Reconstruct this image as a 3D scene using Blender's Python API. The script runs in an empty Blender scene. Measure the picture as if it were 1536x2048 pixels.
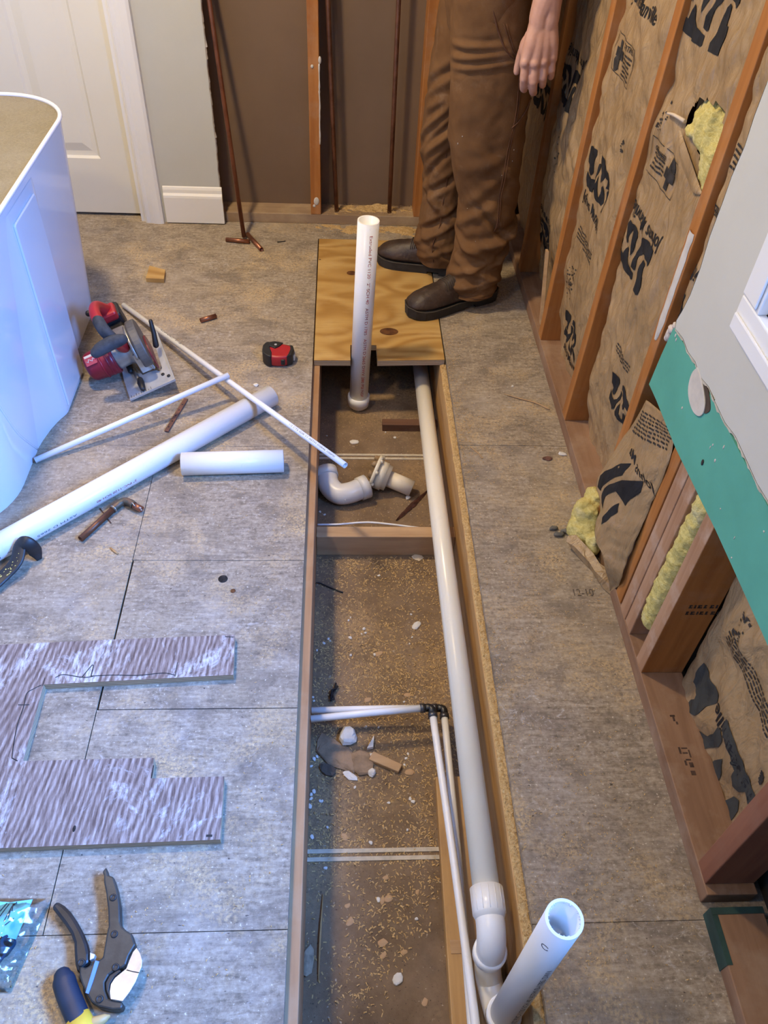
import bpy, bmesh, math, random
from mathutils import Vector, Matrix, noise

rnd = random.Random(11)
sc = bpy.context.scene
COL = sc.collection

# ------------------------------------------------------------------ camera
F, CX, CY, CAM_H = 1592.0, 768.0, 1024.0, 1.45
_d1 = Vector((685 - CX, -632 - CY, F)).normalized()      # direction of the floor joists
_d2 = Vector((670 - CX, 2560 - CY, F)).normalized()      # straight down
_Z = -_d2
_Y = (_d1 - _d1.dot(_Z) * _Z).normalized()
_X = _Y.cross(_Z)
RM = Matrix((_X, _Y, _Z))                                # camera (right, down, forward) -> world
CAM = Vector((0, 0, CAM_H))
cam_data = bpy.data.cameras.new('camera')
cam_data.sensor_fit = 'HORIZONTAL'
cam_data.sensor_width = 36.0
cam_data.lens = F * 36.0 / 1536.0
cam_data.clip_start = 0.02
cam = bpy.data.objects.new('camera', cam_data)
COL.objects.link(cam)
_r = RM @ Vector((1, 0, 0)); _u = RM @ Vector((0, -1, 0)); _b = RM @ Vector((0, 0, -1))
cam.matrix_world = Matrix(((_r.x, _u.x, _b.x, CAM.x), (_r.y, _u.y, _b.y, CAM.y), (_r.z, _u.z, _b.z, CAM.z), (0, 0, 0, 1)))
sc.camera = cam


def at(px, py, x=None, y=None, z=None):
    """Where the sight line of a photograph point meets a real plane (floor height z, wall x or wall y)."""
    d = RM @ Vector((px - CX, py - CY, F))
    if x is not None:
        t = (x - CAM.x) / d.x
    elif y is not None:
        t = (y - CAM.y) / d.y
    else:
        t = ((z or 0.0) - CAM.z) / d.z
    return CAM + d * t


# ------------------------------------------------------------------ light
sc.view_settings.view_transform = 'Standard'
sc.view_settings.look = 'None'
sc.view_settings.exposure = 0.2
sc.view_settings.gamma = 1.0
sc.view_settings.use_curve_mapping = False
world = bpy.data.worlds.new('world')
sc.world = world
world.use_nodes = True
bg = world.node_tree.nodes['Background']
bg.inputs[0].default_value = (0.32, 0.62, 1.0, 1)
bg.inputs[1].default_value = 1.0


def area_light(name, loc, target, size, size_y, power, color, shape='RECTANGLE'):
    l = bpy.data.lights.new(name, 'AREA')
    l.shape = shape
    l.size = size
    l.size_y = size_y
    l.energy = power
    l.color = color
    o = bpy.data.objects.new(name, l)
    o.location = loc
    o.rotation_euler = (Vector(target) - Vector(loc)).to_track_quat('-Z', 'Y').to_euler()
    COL.objects.link(o)
    return o


area_light('ceiling_lamp', (-0.95, 0.45, 2.36), (-0.75, 0.9, 0), 0.20, 0.20, 14, (1.0, 0.76, 0.44), 'DISK')
area_light('ceiling_lamp', (-0.75, 1.95, 2.36), (-0.3, 2.2, 0), 0.20, 0.20, 37, (1.0, 0.77, 0.46), 'DISK')
area_light('window_daylight', (1.30, 0.55, 1.72), (-0.5, 0.70, 1.45), 1.3, 0.84, 400, (0.105, 0.33, 1.0))

# ------------------------------------------------------------------ mesh helper


class MB:
    """Collects shapes in world coordinates; build() links them as one mesh object."""

    def __init__(self):
        self.v, self.f, self.sm, self.mi = [], [], [], []

    def add(self, vs, fs, smooth=False, mi=0):
        o = len(self.v)
        self.v += [Vector(p) for p in vs]
        for q in fs:
            self.f.append([i + o for i in q])
            self.sm.append(smooth)
            self.mi.append(mi)
        return self

    def box(self, a, b, mi=0, M=None):
        (x0, y0, z0), (x1, y1, z1) = a, b
        vs = [Vector(p) for p in ((x0, y0, z0), (x1, y0, z0), (x1, y1, z0), (x0, y1, z0), (x0, y0, z1), (x1, y0, z1), (x1, y1, z1), (x0, y1, z1))]
        if M is not None:
            vs = [M @ p for p in vs]
        return self.add(vs, [(0, 3, 2, 1), (4, 5, 6, 7), (0, 1, 5, 4), (1, 2, 6, 5), (2, 3, 7, 6), (3, 0, 4, 7)], False, mi)

    def prism(self, poly, d0, d1, fn, mi=0, smooth=False):
        """poly of 2-D points extruded from d0 to d1; fn(a, b, d) -> world."""
        n = len(poly)
        vs = [fn(a, b, d0) for a, b in poly] + [fn(a, b, d1) for a, b in poly]
        ar = sum(poly[i][0] * poly[(i + 1) % n][1] - poly[(i + 1) % n][0] * poly[i][1] for i in range(n))
        fs = [tuple(range(n))[::-1], tuple(range(n, 2 * n))]
        self.add(vs, fs, False, mi)
        o = len(self.v) - 2 * n
        for i in range(n):
            j = (i + 1) % n
            self.f.append([o + i, o + j, o + n + j, o + n + i])
            self.sm.append(smooth)
            self.mi.append(mi)
        return self

    def tube(self, pts, rad, seg=16, caps=True, smooth=True, mi=0, flat=None, rnd_end=False, up=None):
        pts = [Vector(p) for p in pts]
        n = len(pts)
        rs = list(rad) if hasattr(rad, '__len__') else [rad] * n
        if rnd_end:
            def ext(p, q, r):
                d = (p - q).normalized()
                return [(p + d * r * math.sin(a), r * math.cos(a)) for a in (0.5, 1.0, 1.35)]
            e0 = ext(pts[0], pts[1], rs[0])[::-1]
            e1 = ext(pts[-1], pts[-2], rs[-1])
            pts = [p for p, _ in e0] + pts + [p for p, _ in e1]
            rs = [r for _, r in e0] + rs + [r for _, r in e1]
            n = len(pts)
        tang = []
        for i in range(n):
            t = pts[min(i + 1, n - 1)] - pts[max(i - 1, 0)]
            tang.append(t.normalized() if t.length > 1e-9 else Vector((0, 0, 1)))
        u = Vector(up) if up is not None else (Vector((0, 0, 1)) if abs(tang[0].z) < 0.9 else Vector((1, 0, 0)))
        vs = []
        for i in range(n):
            u = (u - u.dot(tang[i]) * tang[i]).normalized()
            w = tang[i].cross(u)
            for k in range(seg):
                a = 2 * math.pi * k / seg
                ca, sa = math.cos(a) * rs[i], math.sin(a) * rs[i]
                if flat:
                    ca *= flat[0]; sa *= flat[1]
                vs.append(pts[i] + u * ca + w * sa)
        fs = []
        for i in range(n - 1):
            for k in range(seg):
                k2 = (k + 1) % seg
                fs.append((i * seg + k, i * seg + k2, (i + 1) * seg + k2, (i + 1) * seg + k))
        self.add(vs, fs, smooth, mi)
        if caps:
            o = len(self.v) - n * seg
            self.f.append([o + k for k in range(seg)][::-1]); self.sm.append(False); self.mi.append(mi)
            self.f.append([o + (n - 1) * seg + k for k in range(seg)]); self.sm.append(False); self.mi.append(mi)
        return self

    def pipe(self, pts, ro, ri, seg=24, mi=0):
        """Hollow pipe: outer skin, inner skin and two ring ends."""
        pts = [Vector(p) for p in pts]
        n = len(pts)
        self.tube(pts, ro, seg, False, True, mi)
        o = len(self.v) - n * seg
        self.tube(pts, ri, seg, False, True, mi)
        i_ = len(self.v) - n * seg
        for q in self.f[-(n - 1) * seg:]:
            q.reverse()
        for k in range(seg):
            k2 = (k + 1) % seg
            self.f.append([o + k2, o + k, i_ + k, i_ + k2]); self.sm.append(False); self.mi.append(mi)
            a, b = o + (n - 1) * seg, i_ + (n - 1) * seg
            self.f.append([a + k, a + k2, b + k2, b + k]); self.sm.append(False); self.mi.append(mi)
        return self

    def lathe(self, prof, c, ax, seg=24, smooth=True, mi=0):
        """prof: (distance along axis, radius) pairs around centre c and axis ax."""
        c = Vector(c); ax = Vector(ax).normalized()
        u = Vector((0, 0, 1)) if abs(ax.z) < 0.9 else Vector((1, 0, 0))
        u = (u - u.dot(ax) * ax).normalized()
        w = ax.cross(u)
        vs = []
        for h, r in prof:
            for k in range(seg):
                a = 2 * math.pi * k / seg
                vs.append(c + ax * h + (u * math.cos(a) + w * math.sin(a)) * r)
        fs = []
        for i in range(len(prof) - 1):
            for k in range(seg):
                k2 = (k + 1) % seg
                fs.append((i * seg + k, i * seg + k2, (i + 1) * seg + k2, (i + 1) * seg + k))
        self.add(vs, fs, smooth, mi)
        o = len(self.v) - len(vs)
        self.f.append([o + k for k in range(seg)][::-1]); self.sm.append(False); self.mi.append(mi)
        o2 = o + (len(prof) - 1) * seg
        self.f.append([o2 + k for k in range(seg)]); self.sm.append(False); self.mi.append(mi)
        return self

    def ball(self, c, r, M=None, seg=12, rings=8, mi=0):
        c = Vector(c)
        r = Vector(r) if hasattr(r, '__len__') else Vector((r, r, r))
        vs, fs = [], []
        for i in range(1, rings):
            t = math.pi * i / rings
            for k in range(seg):
                a = 2 * math.pi * k / seg
                p = Vector((r.x * math.sin(t) * math.cos(a), r.y * math.sin(t) * math.sin(a), r.z * math.cos(t)))
                vs.append((M @ p if M is not None else p) + c)
        for s in (1, -1):
            p = Vector((0, 0, r.z * s))
            vs.append((M @ p if M is not None else p) + c)
        T = len(vs) - 2
        for i in range(rings - 2):
            for k in range(seg):
                k2 = (k + 1) % seg
                fs.append((i * seg + k, (i + 1) * seg + k, (i + 1) * seg + k2, i * seg + k2))
        for k in range(seg):
            k2 = (k + 1) % seg
            fs.append((T, k, k2))
            fs.append((T + 1, (rings - 2) * seg + k2, (rings - 2) * seg + k))
        return self.add(vs, fs, True, mi)

    def grid(self, fn, nu, nv, smooth=True, mi=0, skip=None):
        """fn(s, t) with s, t in 0..1 -> world."""
        vs = [fn(i / nu, j / nv) for j in range(nv + 1) for i in range(nu + 1)]
        fs = []
        for j in range(nv):
            for i in range(nu):
                if skip and skip((i + .5) / nu, (j + .5) / nv):
                    continue
                a = j * (nu + 1) + i
                fs.append((a, a + 1, a + nu + 2, a + nu + 1))
        return self.add(vs, fs, smooth, mi)

    def build(self, name, mat, parent=None, base=None, bevel=0, mods=None):
        vs = self.v
        if parent is not None:
            off = abs_loc(parent)
        elif base is not None:
            off = Vector(base)
        else:
            xs = [p.x for p in vs]; ys = [p.y for p in vs]; zs = [p.z for p in vs]
            off = Vector(((min(xs) + max(xs)) / 2, (min(ys) + max(ys)) / 2, min(zs)))
        me = bpy.data.meshes.new(name)
        me.from_pydata([tuple(p - off) for p in vs], [], self.f)
        me.polygons.foreach_set('use_smooth', self.sm)
        mats = mat if isinstance(mat, (list, tuple)) else [mat]
        for m in mats:
            me.materials.append(m)
        if len(mats) > 1:
            me.polygons.foreach_set('material_index', self.mi)
        me.update()
        o = bpy.data.objects.new(name, me)
        COL.objects.link(o)
        if parent is not None:
            o.parent = parent
        else:
            o.location = off
        if bevel:
            b = o.modifiers.new('bevel', 'BEVEL')
            b.width = bevel; b.segments = 2; b.limit_method = 'ANGLE'; b.angle_limit = math.radians(40)
        return o


def abs_loc(o):
    p = Vector(o.location)
    while o.parent is not None:
        o = o.parent
        p = p + Vector(o.location)
    return p


def tag(o, label, cat, group=None, kind=None):
    o['label'] = label
    o['category'] = cat
    if group:
        o['group'] = group
    if kind:
        o['kind'] = kind
    return o


def thing(name, label, cat, loc, group=None):
    o = bpy.data.objects.new(name, None)
    o.empty_display_size = 0.05
    o.location = loc
    COL.objects.link(o)
    return tag(o, label, cat, group)


def struct(o):
    o['kind'] = 'structure'
    return o


def catmull(pts, n=8):
    pts = [Vector(p) for p in pts]
    P = [2 * pts[0] - pts[1]] + pts + [2 * pts[-1] - pts[-2]]
    out = []
    for i in range(1, len(P) - 2):
        for k in range(n):
            t = k / n
            a, b, c, d = P[i - 1], P[i], P[i + 1], P[i + 2]
            out.append(0.5 * ((2 * b) + (c - a) * t + (2 * a - 5 * b + 4 * c - d) * t * t + (3 * b - a - 3 * c + d) * t ** 3))
    out.append(pts[-1])
    return out


def lerp1(x, xs, ys):
    if x <= xs[0]:
        return ys[0]
    for i in range(len(xs) - 1):
        if x <= xs[i + 1]:
            t = (x - xs[i]) / (xs[i + 1] - xs[i])
            return ys[i] + (ys[i + 1] - ys[i]) * t
    return ys[-1]


def nz(x, y=0.0, z=0.0):
    return noise.noise(Vector((x, y, z)))


# ------------------------------------------------------------------ lettering


def text_mesh(body, size=1.0, bold=0.0):
    """Flat outline mesh of a word in the built-in font: (2-D points, faces), lower left at 0,0."""
    cu = bpy.data.curves.new('lettering', 'FONT')
    cu.body = body
    cu.size = size
    cu.offset = bold
    cu.fill_mode = 'FRONT'
    ob = bpy.data.objects.new('lettering', cu)
    COL.objects.link(ob)
    bpy.context.view_layer.update()
    me = bpy.data.meshes.new_from_object(ob.evaluated_get(bpy.context.evaluated_depsgraph_get()))
    vs = [(v.co.x, v.co.y) for v in me.vertices]
    fs = [list(p.vertices) for p in me.polygons]
    bpy.data.objects.remove(ob)
    bpy.data.curves.remove(cu)
    bpy.data.meshes.remove(me)
    return vs, fs


def decal(vs, fs, fn, maxlen=None):
    """Maps a flat (2-D) mesh through fn(a, b) -> world after splitting its long edges."""
    bm = bmesh.new()
    bv = [bm.verts.new((a, b, 0)) for a, b in vs]
    for q in fs:
        try:
            bm.faces.new([bv[i] for i in q])
        except ValueError:
            pass
    bmesh.ops.triangulate(bm, faces=bm.faces[:])
    if maxlen:
        for _ in range(6):
            es = [e for e in bm.edges if e.calc_length() > maxlen]
            if not es:
                break
            bmesh.ops.subdivide_edges(bm, edges=es, cuts=1)
            bmesh.ops.triangulate(bm, faces=[f for f in bm.faces if len(f.verts) > 3])
    bm.verts.index_update()
    out = [fn(v.co.x, v.co.y) for v in bm.verts]
    fo = [[v.index for v in f.verts] for f in bm.faces]
    bm.free()
    return out, fo


# ------------------------------------------------------------------ materials


class NT:
    def __init__(self, name):
        self.m = bpy.data.materials.new(name)
        self.m.use_nodes = True
        self.t = self.m.node_tree
        self.b = self.t.nodes['Principled BSDF']

    def n(self, typ, **kw):
        d = self.t.nodes.new(typ)
        for k, v in kw.items():
            setattr(d, k, v)
        return d

    def l(self, a, b):
        self.t.links.new(a, b)

    def coord(self, scale=(1, 1, 1), kind='Object', rot=(0, 0, 0)):
        if kind == 'World':
            c = self.n('ShaderNodeNewGeometry').outputs['Position']
        else:
            c = self.n('ShaderNodeTexCoord').outputs[kind]
        mp = self.n('ShaderNodeMapping')
        mp.inputs['Scale'].default_value = scale
        mp.inputs['Rotation'].default_value = rot
        self.l(c, mp.inputs['Vector'])
        return mp.outputs[0]

    def noise(self, vec, scale, detail=4, rough=0.55, dist=0.0):
        d = self.n('ShaderNodeTexNoise')
        d.inputs['Scale'].default_value = scale
        d.inputs['Detail'].default_value = detail
        d.inputs['Roughness'].default_value = rough
        d.inputs['Distortion'].default_value = dist
        if vec is not None:
            self.l(vec, d.inputs['Vector'])
        return d.outputs['Fac']

    def ramp(self, fac, stops):
        d = self.n('ShaderNodeValToRGB')
        cr = d.color_ramp
        while len(cr.elements) < len(stops):
            cr.elements.new(0.5)
        for e, (p, c) in zip(cr.elements, stops):
            e.position = p
            e.color = (*c, 1) if len(c) == 3 else c
        self.l(fac, d.inputs[0])
        return d.outputs[0]

    def step(self, fac, a, b):
        d = self.n('ShaderNodeMapRange')
        d.inputs[1].default_value = a
        d.inputs[2].default_value = b
        d.clamp = True
        self.l(fac, d.inputs[0])
        return d.outputs[0]

    def mix(self, fac, a, b, mode='MIX'):
        d = self.n('ShaderNodeMix', data_type='RGBA', blend_type=mode)
        for s, v in ((d.inputs[0], fac), (d.inputs[6], a), (d.inputs[7], b)):
            if isinstance(v, (int, float)):
                s.default_value = v
            elif isinstance(v, tuple):
                s.default_value = (*v, 1)
            else:
                self.l(v, s)
        return d.outputs[2]

    def math(self, op, a, b):
        d = self.n('ShaderNodeMath', operation=op)
        for s, v in ((d.inputs[0], a), (d.inputs[1], b)):
            if isinstance(v, (int, float)):
                s.default_value = v
            else:
                self.l(v, s)
        return d.outputs[0]

    def bump(self, h, strength=0.3, dist=0.002):
        d = self.n('ShaderNodeBump')
        d.inputs['Strength'].default_value = strength
        d.inputs['Distance'].default_value = dist
        self.l(h, d.inputs['Height'])
        self.l(d.outputs[0], self.b.inputs['Normal'])

    def out(self, col, rough=0.6, metal=0.0, spec=0.5):
        if isinstance(col, tuple):
            self.b.inputs['Base Color'].default_value = (*col, 1)
        else:
            self.l(col, self.b.inputs['Base Color'])
        if isinstance(rough, (int, float)):
            self.b.inputs['Roughness'].default_value = rough
        else:
            self.l(rough, self.b.inputs['Roughness'])
        self.b.inputs['Metallic'].default_value = metal
        self.b.inputs['Specular IOR Level'].default_value = spec
        return self.m


def m_wood(name, dark, light, along='y', fine=1.0, dirt=None, dirt_amt=0.45, rough=0.65, kind='Object'):
    """Sawn timber: stretched grain along one axis, growth bands, optional grime patches."""
    t = NT(name)
    s = {'x': (3, 40, 40), 'y': (40, 3, 40), 'z': (40, 40, 3)}[along]
    v = t.coord(tuple(a * fine for a in s), kind)
    g = t.noise(v, 1.0, 6, 0.6, 0.6)
    g2 = t.noise(t.coord(tuple(a * fine * 0.35 for a in s), kind), 1.3, 3, 0.5, 1.2)
    f = t.math('ADD', t.math('MULTIPLY', g, 0.6), t.math('MULTIPLY', g2, 0.5))
    c = t.ramp(f, [(0.3, dark), (0.75, light)])
    if dirt:
        d = t.step(t.noise(t.coord((1, 1, 1), kind), 9, 5, 0.65), 0.5, 0.72)
        c = t.mix(t.math('MULTIPLY', d, dirt_amt), c, dirt)
    t.bump(g, 0.25, 0.0015)
    return t.out(c, rough, 0, 0.3)


def m_plain(name, col, rough=0.5, metal=0.0, var=0.06, scale=14, spec=0.5, bump=0.0, col2=None):
    t = NT(name)
    nf = t.noise(t.coord(), scale, 5, 0.6)
    lo = col2 if col2 else tuple(max(0, c * (1 - var * 2.5)) for c in col)
    c = t.ramp(nf, [(0.32, lo), (0.6, col)])
    if bump:
        t.bump(t.noise(t.coord(), scale * 9, 4, 0.6), bump, 0.002)
    return t.out(c, rough, metal, spec)
# ------------------------------------------------------------------ surface materials


def m_floor():
    t = NT('weathered_plywood')
    P = t.coord((1, 1, 1), 'World')
    grain = t.noise(t.coord((20, 125, 20), 'World'), 1.0, 6, 0.72, 0.6)
    fine = t.noise(P, 95, 5, 0.72)
    broad = t.noise(P, 2.3, 5, 0.62, 0.3)
    blot = t.noise(t.coord((1, 1.5, 1), 'World'), 9, 7, 0.72, 0.5)
    mixg = t.math('ADD', t.math('MULTIPLY', grain, 0.48), t.math('MULTIPLY', fine, 0.52))
    c = t.ramp(mixg, [(0.35, (0.125, 0.098, 0.072)), (0.48, (0.285, 0.230, 0.168)), (0.62, (0.43, 0.362, 0.275))])
    c = t.mix(t.math('MULTIPLY', t.step(blot, 0.47, 0.62), 0.66), c, (0.150, 0.120, 0.094))
    c = t.mix(t.math('MULTIPLY', t.step(t.noise(t.coord((1, 1, 1), 'World', (0, 0, 1)), 5, 6, 0.7), 0.52, 0.72), 0.40), c, (0.46, 0.41, 0.36))
    c = t.mix(t.math('MULTIPLY', t.step(broad, 0.50, 0.70), 0.40), c, (0.40, 0.315, 0.20))
    # plaster-white scuffs
    sc1 = t.noise(t.coord((34, 50, 10), 'World'), 1.0, 5, 0.75, 1.5)
    sc2 = t.step(t.noise(P, 3.7, 3), 0.44, 0.64)
    c = t.mix(t.math('MULTIPLY', t.math('MULTIPLY', t.step(sc1, 0.56, 0.70), sc2), 0.65), c, (0.64, 0.60, 0.56))
    # dry sawdust lying in patches
    sd = t.math('MULTIPLY', t.step(t.noise(t.coord((1.2, 1.2, 1), 'World'), 4.2, 5, 0.68, 0.3), 0.50, 0.66), t.step(t.noise(P, 150, 4, 0.75), 0.43, 0.58))
    c = t.mix(t.math('MULTIPLY', sd, 0.80), c, (0.60, 0.43, 0.22))
    fl = t.step(t.noise(P, 190, 2, 0.5), 0.675, 0.72)
    c = t.mix(t.math('MULTIPLY', fl, 0.75), c, (0.66, 0.58, 0.45))
    # dark splits along the grain, black specks and staples
    cr = t.math('MULTIPLY', t.step(t.noise(t.coord((5, 210, 10), 'World'), 1.0, 3, 0.6), 0.66, 0.74), t.step(t.noise(P, 6, 3), 0.48, 0.6))
    c = t.mix(t.math('MULTIPLY', cr, 0.55), c, (0.075, 0.058, 0.048))
    sp = t.step(t.noise(t.coord((75, 150, 10), 'World'), 1.0, 2, 0.5), 0.715, 0.75)
    c = t.mix(t.math('MULTIPLY', sp, 0.8), c, (0.05, 0.04, 0.035))
    t.bump(t.math('ADD', mixg, t.math('MULTIPLY', sd, 0.5)), 0.45, 0.002)
    return t.out(c, 0.82, 0, 0.25)


def m_ply_new():
    t = NT('fresh_plywood')
    big = t.noise(t.coord((2.4, 5.5, 3.0), 'World'), 1.0, 1, 0.4, 0.5)
    ring = t.math('SINE', t.math('MULTIPLY', big, 40.0), 0.0)
    g = t.noise(t.coord((14, 150, 20), 'World'), 1.0, 5, 0.65)
    c = t.ramp(t.math('ADD', t.math('MULTIPLY', ring, 0.5), 0.5), [(0.0, (0.355, 0.19, 0.048)), (0.55, (0.45, 0.265, 0.080)), (1.0, (0.50, 0.315, 0.105))])
    c = t.mix(t.math('MULTIPLY', t.step(g, 0.45, 0.7), 0.45), c, (0.37, 0.215, 0.070))
    c = t.mix(t.math('MULTIPLY', t.step(t.noise(t.coord((3.2, 6, 3), 'World'), 2.0, 5), 0.52, 0.75), 0.40), c, (0.66, 0.47, 0.22))
    t.bump(g, 0.15, 0.001)
    return t.out(c, 0.6, 0, 0.35)


def m_edge():
    t = NT('plywood_edge_laminations')
    w = t.n('ShaderNodeTexWave', wave_type='BANDS', bands_direction='Z')
    w.inputs['Scale'].default_value = 55
    w.inputs['Distortion'].default_value = 0.6
    t.l(t.coord((1, 1, 1), 'World'), w.inputs['Vector'])
    c = t.ramp(w.outputs['Fac'], [(0.2, (0.22, 0.13, 0.07)), (0.7, (0.58, 0.45, 0.28))])
    return t.out(c, 0.75)


def m_dust():
    t = NT('dusty_board')
    P = t.coord((1, 1, 1), 'World')
    c = t.ramp(t.noise(P, 7, 8, 0.75), [(0.32, (0.135, 0.090, 0.054)), (0.7, (0.275, 0.188, 0.115))])
    d = t.math('MULTIPLY', t.step(t.noise(P, 3.0, 4, 0.6), 0.45, 0.62), t.step(t.noise(P, 170, 3, 0.7), 0.40, 0.56))
    c = t.mix(t.math('MULTIPLY', d, 0.65), c, (0.45, 0.30, 0.15))
    wf = t.step(t.noise(P, 150, 2, 0.5), 0.70, 0.73)
    c = t.mix(t.math('MULTIPLY', wf, 0.7), c, (0.52, 0.44, 0.33))
    s = t.step(t.noise(P, 240, 2, 0.5), 0.66, 0.72)
    c = t.mix(t.math('MULTIPLY', s, 0.7), c, (0.045, 0.035, 0.03))
    t.bump(t.noise(P, 200, 3, 0.7), 0.5, 0.002)
    return t.out(c, 0.9, 0, 0.2)


def m_sawdust(name='sawdust', a=(0.42, 0.255, 0.095), b=(0.66, 0.465, 0.22)):
    t = NT(name)
    P = t.coord((1, 1, 1), 'World')
    n = t.noise(P, 190, 4, 0.75)
    c = t.ramp(n, [(0.36, a), (0.62, b)])
    t.bump(n, 0.9, 0.004)
    return t.out(c, 0.9, 0, 0.2)


M = {}
M['floor'] = m_floor()
M['ply'] = m_ply_new()
M['edge'] = m_edge()
M['dust'] = m_dust()
M['sawdust'] = m_sawdust()
M['fir_y'] = m_wood('fir_along_y', (0.30, 0.155, 0.055), (0.60, 0.375, 0.16), 'y', 1, (0.22, 0.13, 0.07), 0.35)
M['fir_x'] = m_wood('fir_along_x', (0.34, 0.20, 0.10), (0.58, 0.39, 0.215), 'x', 1, (0.25, 0.15, 0.09), 0.3)
M['oldjoist'] = m_wood('old_joist', (0.24, 0.12, 0.055), (0.48, 0.27, 0.13), 'y', 1, (0.50, 0.37, 0.24), 0.3)
M['stud'] = m_wood('orange_stud', (0.25, 0.082, 0.017), (0.48, 0.200, 0.052), 'z', 1, (0.50, 0.36, 0.24), 0.25, 0.5)
M['stud_red'] = m_wood('red_stud', (0.155, 0.055, 0.03), (0.30, 0.125, 0.07), 'z', 1, (0.30, 0.19, 0.13), 0.3, 0.55)
M['stud_dusty'] = m_wood('dusty_stud', (0.26, 0.125, 0.06), (0.48, 0.29, 0.17), 'z', 1, (0.62, 0.52, 0.43), 0.6, 0.7)
M['plate'] = m_wood('sill_plate', (0.150, 0.075, 0.038), (0.33, 0.195, 0.115), 'y', 0.8, (0.40, 0.29, 0.20), 0.55, 0.7, 'World')
M['plate_x'] = m_wood('back_plate', (0.22, 0.14, 0.08), (0.38, 0.27, 0.17), 'x', 0.8, (0.5, 0.38, 0.22), 0.5, 0.75)
M['grey_wall'] = m_plain('grey_painted_drywall', (0.55, 0.545, 0.48), 0.75, 0, 0.015, 6, 0.25, 0.06)
M['white_paint'] = m_plain('white_trim_paint', (0.80, 0.78, 0.73), 0.35, 0, 0.01, 5, 0.4)
M['door_paint'] = m_plain('cream_door_paint', (0.76, 0.72, 0.60), 0.4, 0, 0.01, 4, 0.4)
M['brown_board'] = m_plain('brown_drywall_back', (0.185, 0.122, 0.075), 0.85, 0, 0.05, 3, 0.2, 0.1)
M['gypsum'] = m_plain('crumbly_gypsum', (0.72, 0.64, 0.48), 0.9, 0, 0.1, 40, 0.2, 0.8)
M['green'] = m_plain('green_board_paper', (0.105, 0.385, 0.29), 0.75, 0, 0.05, 8, 0.25, 0.08)
M['dark'] = m_plain('dark_sheathing', (0.03, 0.024, 0.02), 0.9)
M['ceiling'] = m_plain('ceiling_paint', (0.72, 0.70, 0.66), 0.8)
M['vinyl'] = m_plain('white_vinyl_window', (0.80, 0.81, 0.80), 0.3, 0, 0.01, 4)

# ------------------------------------------------------------------ the setting
XL, XR, YN, YB, ZC = -1.62, 0.80, -1.55, 3.03, 2.40
Z0 = -0.203
TL, TR = -0.082, 0.333            # edges of the cut in the plywood
m = MB()
S = -0.019


def slab(x0, x1, y0, y1):
    m.box((x0, y0, S), (x1, y1, 0))


slab(XL, TL, 1.6437, YB + .1)
slab(XL, -.4838, .4262, 1.6424); slab(-.4822, TL, 1.2362, 1.6424)
slab(-.4795, TL, .8430, 1.2345); slab(-.4818, TL, .4262, .8408)
slab(XL, TL, YN, .4248)
slab(TR, XR + .1, 1.6570, YB + .1); slab(TR, XR + .1, .4248, 1.6553); slab(TR, XR + .1, YN, .4237)
slab(TL, TR, 2.823, YB + .1); slab(TL, TR, YN, -0.35)
floor = struct(m.build('floor', M['floor'], base=(0, 0, 0)))
vs, fs = text_mesh('12-10', .030)
m = MB(); m.add(*decal(vs, fs, lambda a, b: Vector((.545 + a * .75, 1.128 + b, .0006))))
m.build('pencil_mark', m_plain('pencil_mark', (.11, .085, .065), .8, 0, .2, 80), floor)

m = MB()
m.box((XL - .1, YN - .1, Z0 - .03), (XR + .2, YB + .2, Z0))
low = struct(m.build('floor_lower', M['dust'], base=(0, 0, Z0)))
for ys, nm in ((1.828, 'far'), (.6215, 'near')):
    m = MB()
    for o in (-.0075, .0085):
        m.box((-.06, ys + o - .0042, Z0), (.30, ys + o + .0042, Z0 + .0025))
    struct(m.build('trim_board_joint_' + nm, m_plain('joint_edge', (0.56, 0.49, 0.37), .8, 0, .1, 60), base=(0.12, ys, Z0)))

m = MB(); m.box((XL - .12, YN - .1, Z0), (XL, YB + .1, ZC)); struct(m.build('wall_left', M['grey_wall'], base=(XL, 0, 0)))
m = MB(); m.box((XL - .12, YN - .12, Z0), (XR + .2, YN, ZC)); struct(m.build('wall_near', M['grey_wall'], base=(0, YN, 0)))
m = MB(); m.box((XL - .12, YN - .12, ZC), (XR + .2, YB + .12, ZC + .05)); struct(m.build('ceiling', M['ceiling'], base=(0, 0, ZC)))
# back wall: brown backing of the next room's drywall, seen between the studs
m = MB(); m.box((XL - .12, YB, Z0), (XR + .2, YB + .0127, ZC)); struct(m.build('wall_back', M['brown_board'], base=(0, YB, 0)))
# right wall: dark sheathing behind the insulation, open at the window
WY0, WY1, WZ0, WZ1 = 0.0, 0.985, 0.845, 1.95
m = MB()
m.box((XR - .05, YN, Z0), (XR, WY0, ZC)); m.box((XR - .05, WY1, Z0), (XR, YB + .1, ZC))
m.box((XR - .05, WY0, Z0), (XR, WY1, WZ0)); m.box((XR - .05, WY0, WZ1), (XR, WY1, ZC))
struct(m.build('wall_right', M['dark'], base=(XR, 0, 0)))

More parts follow.
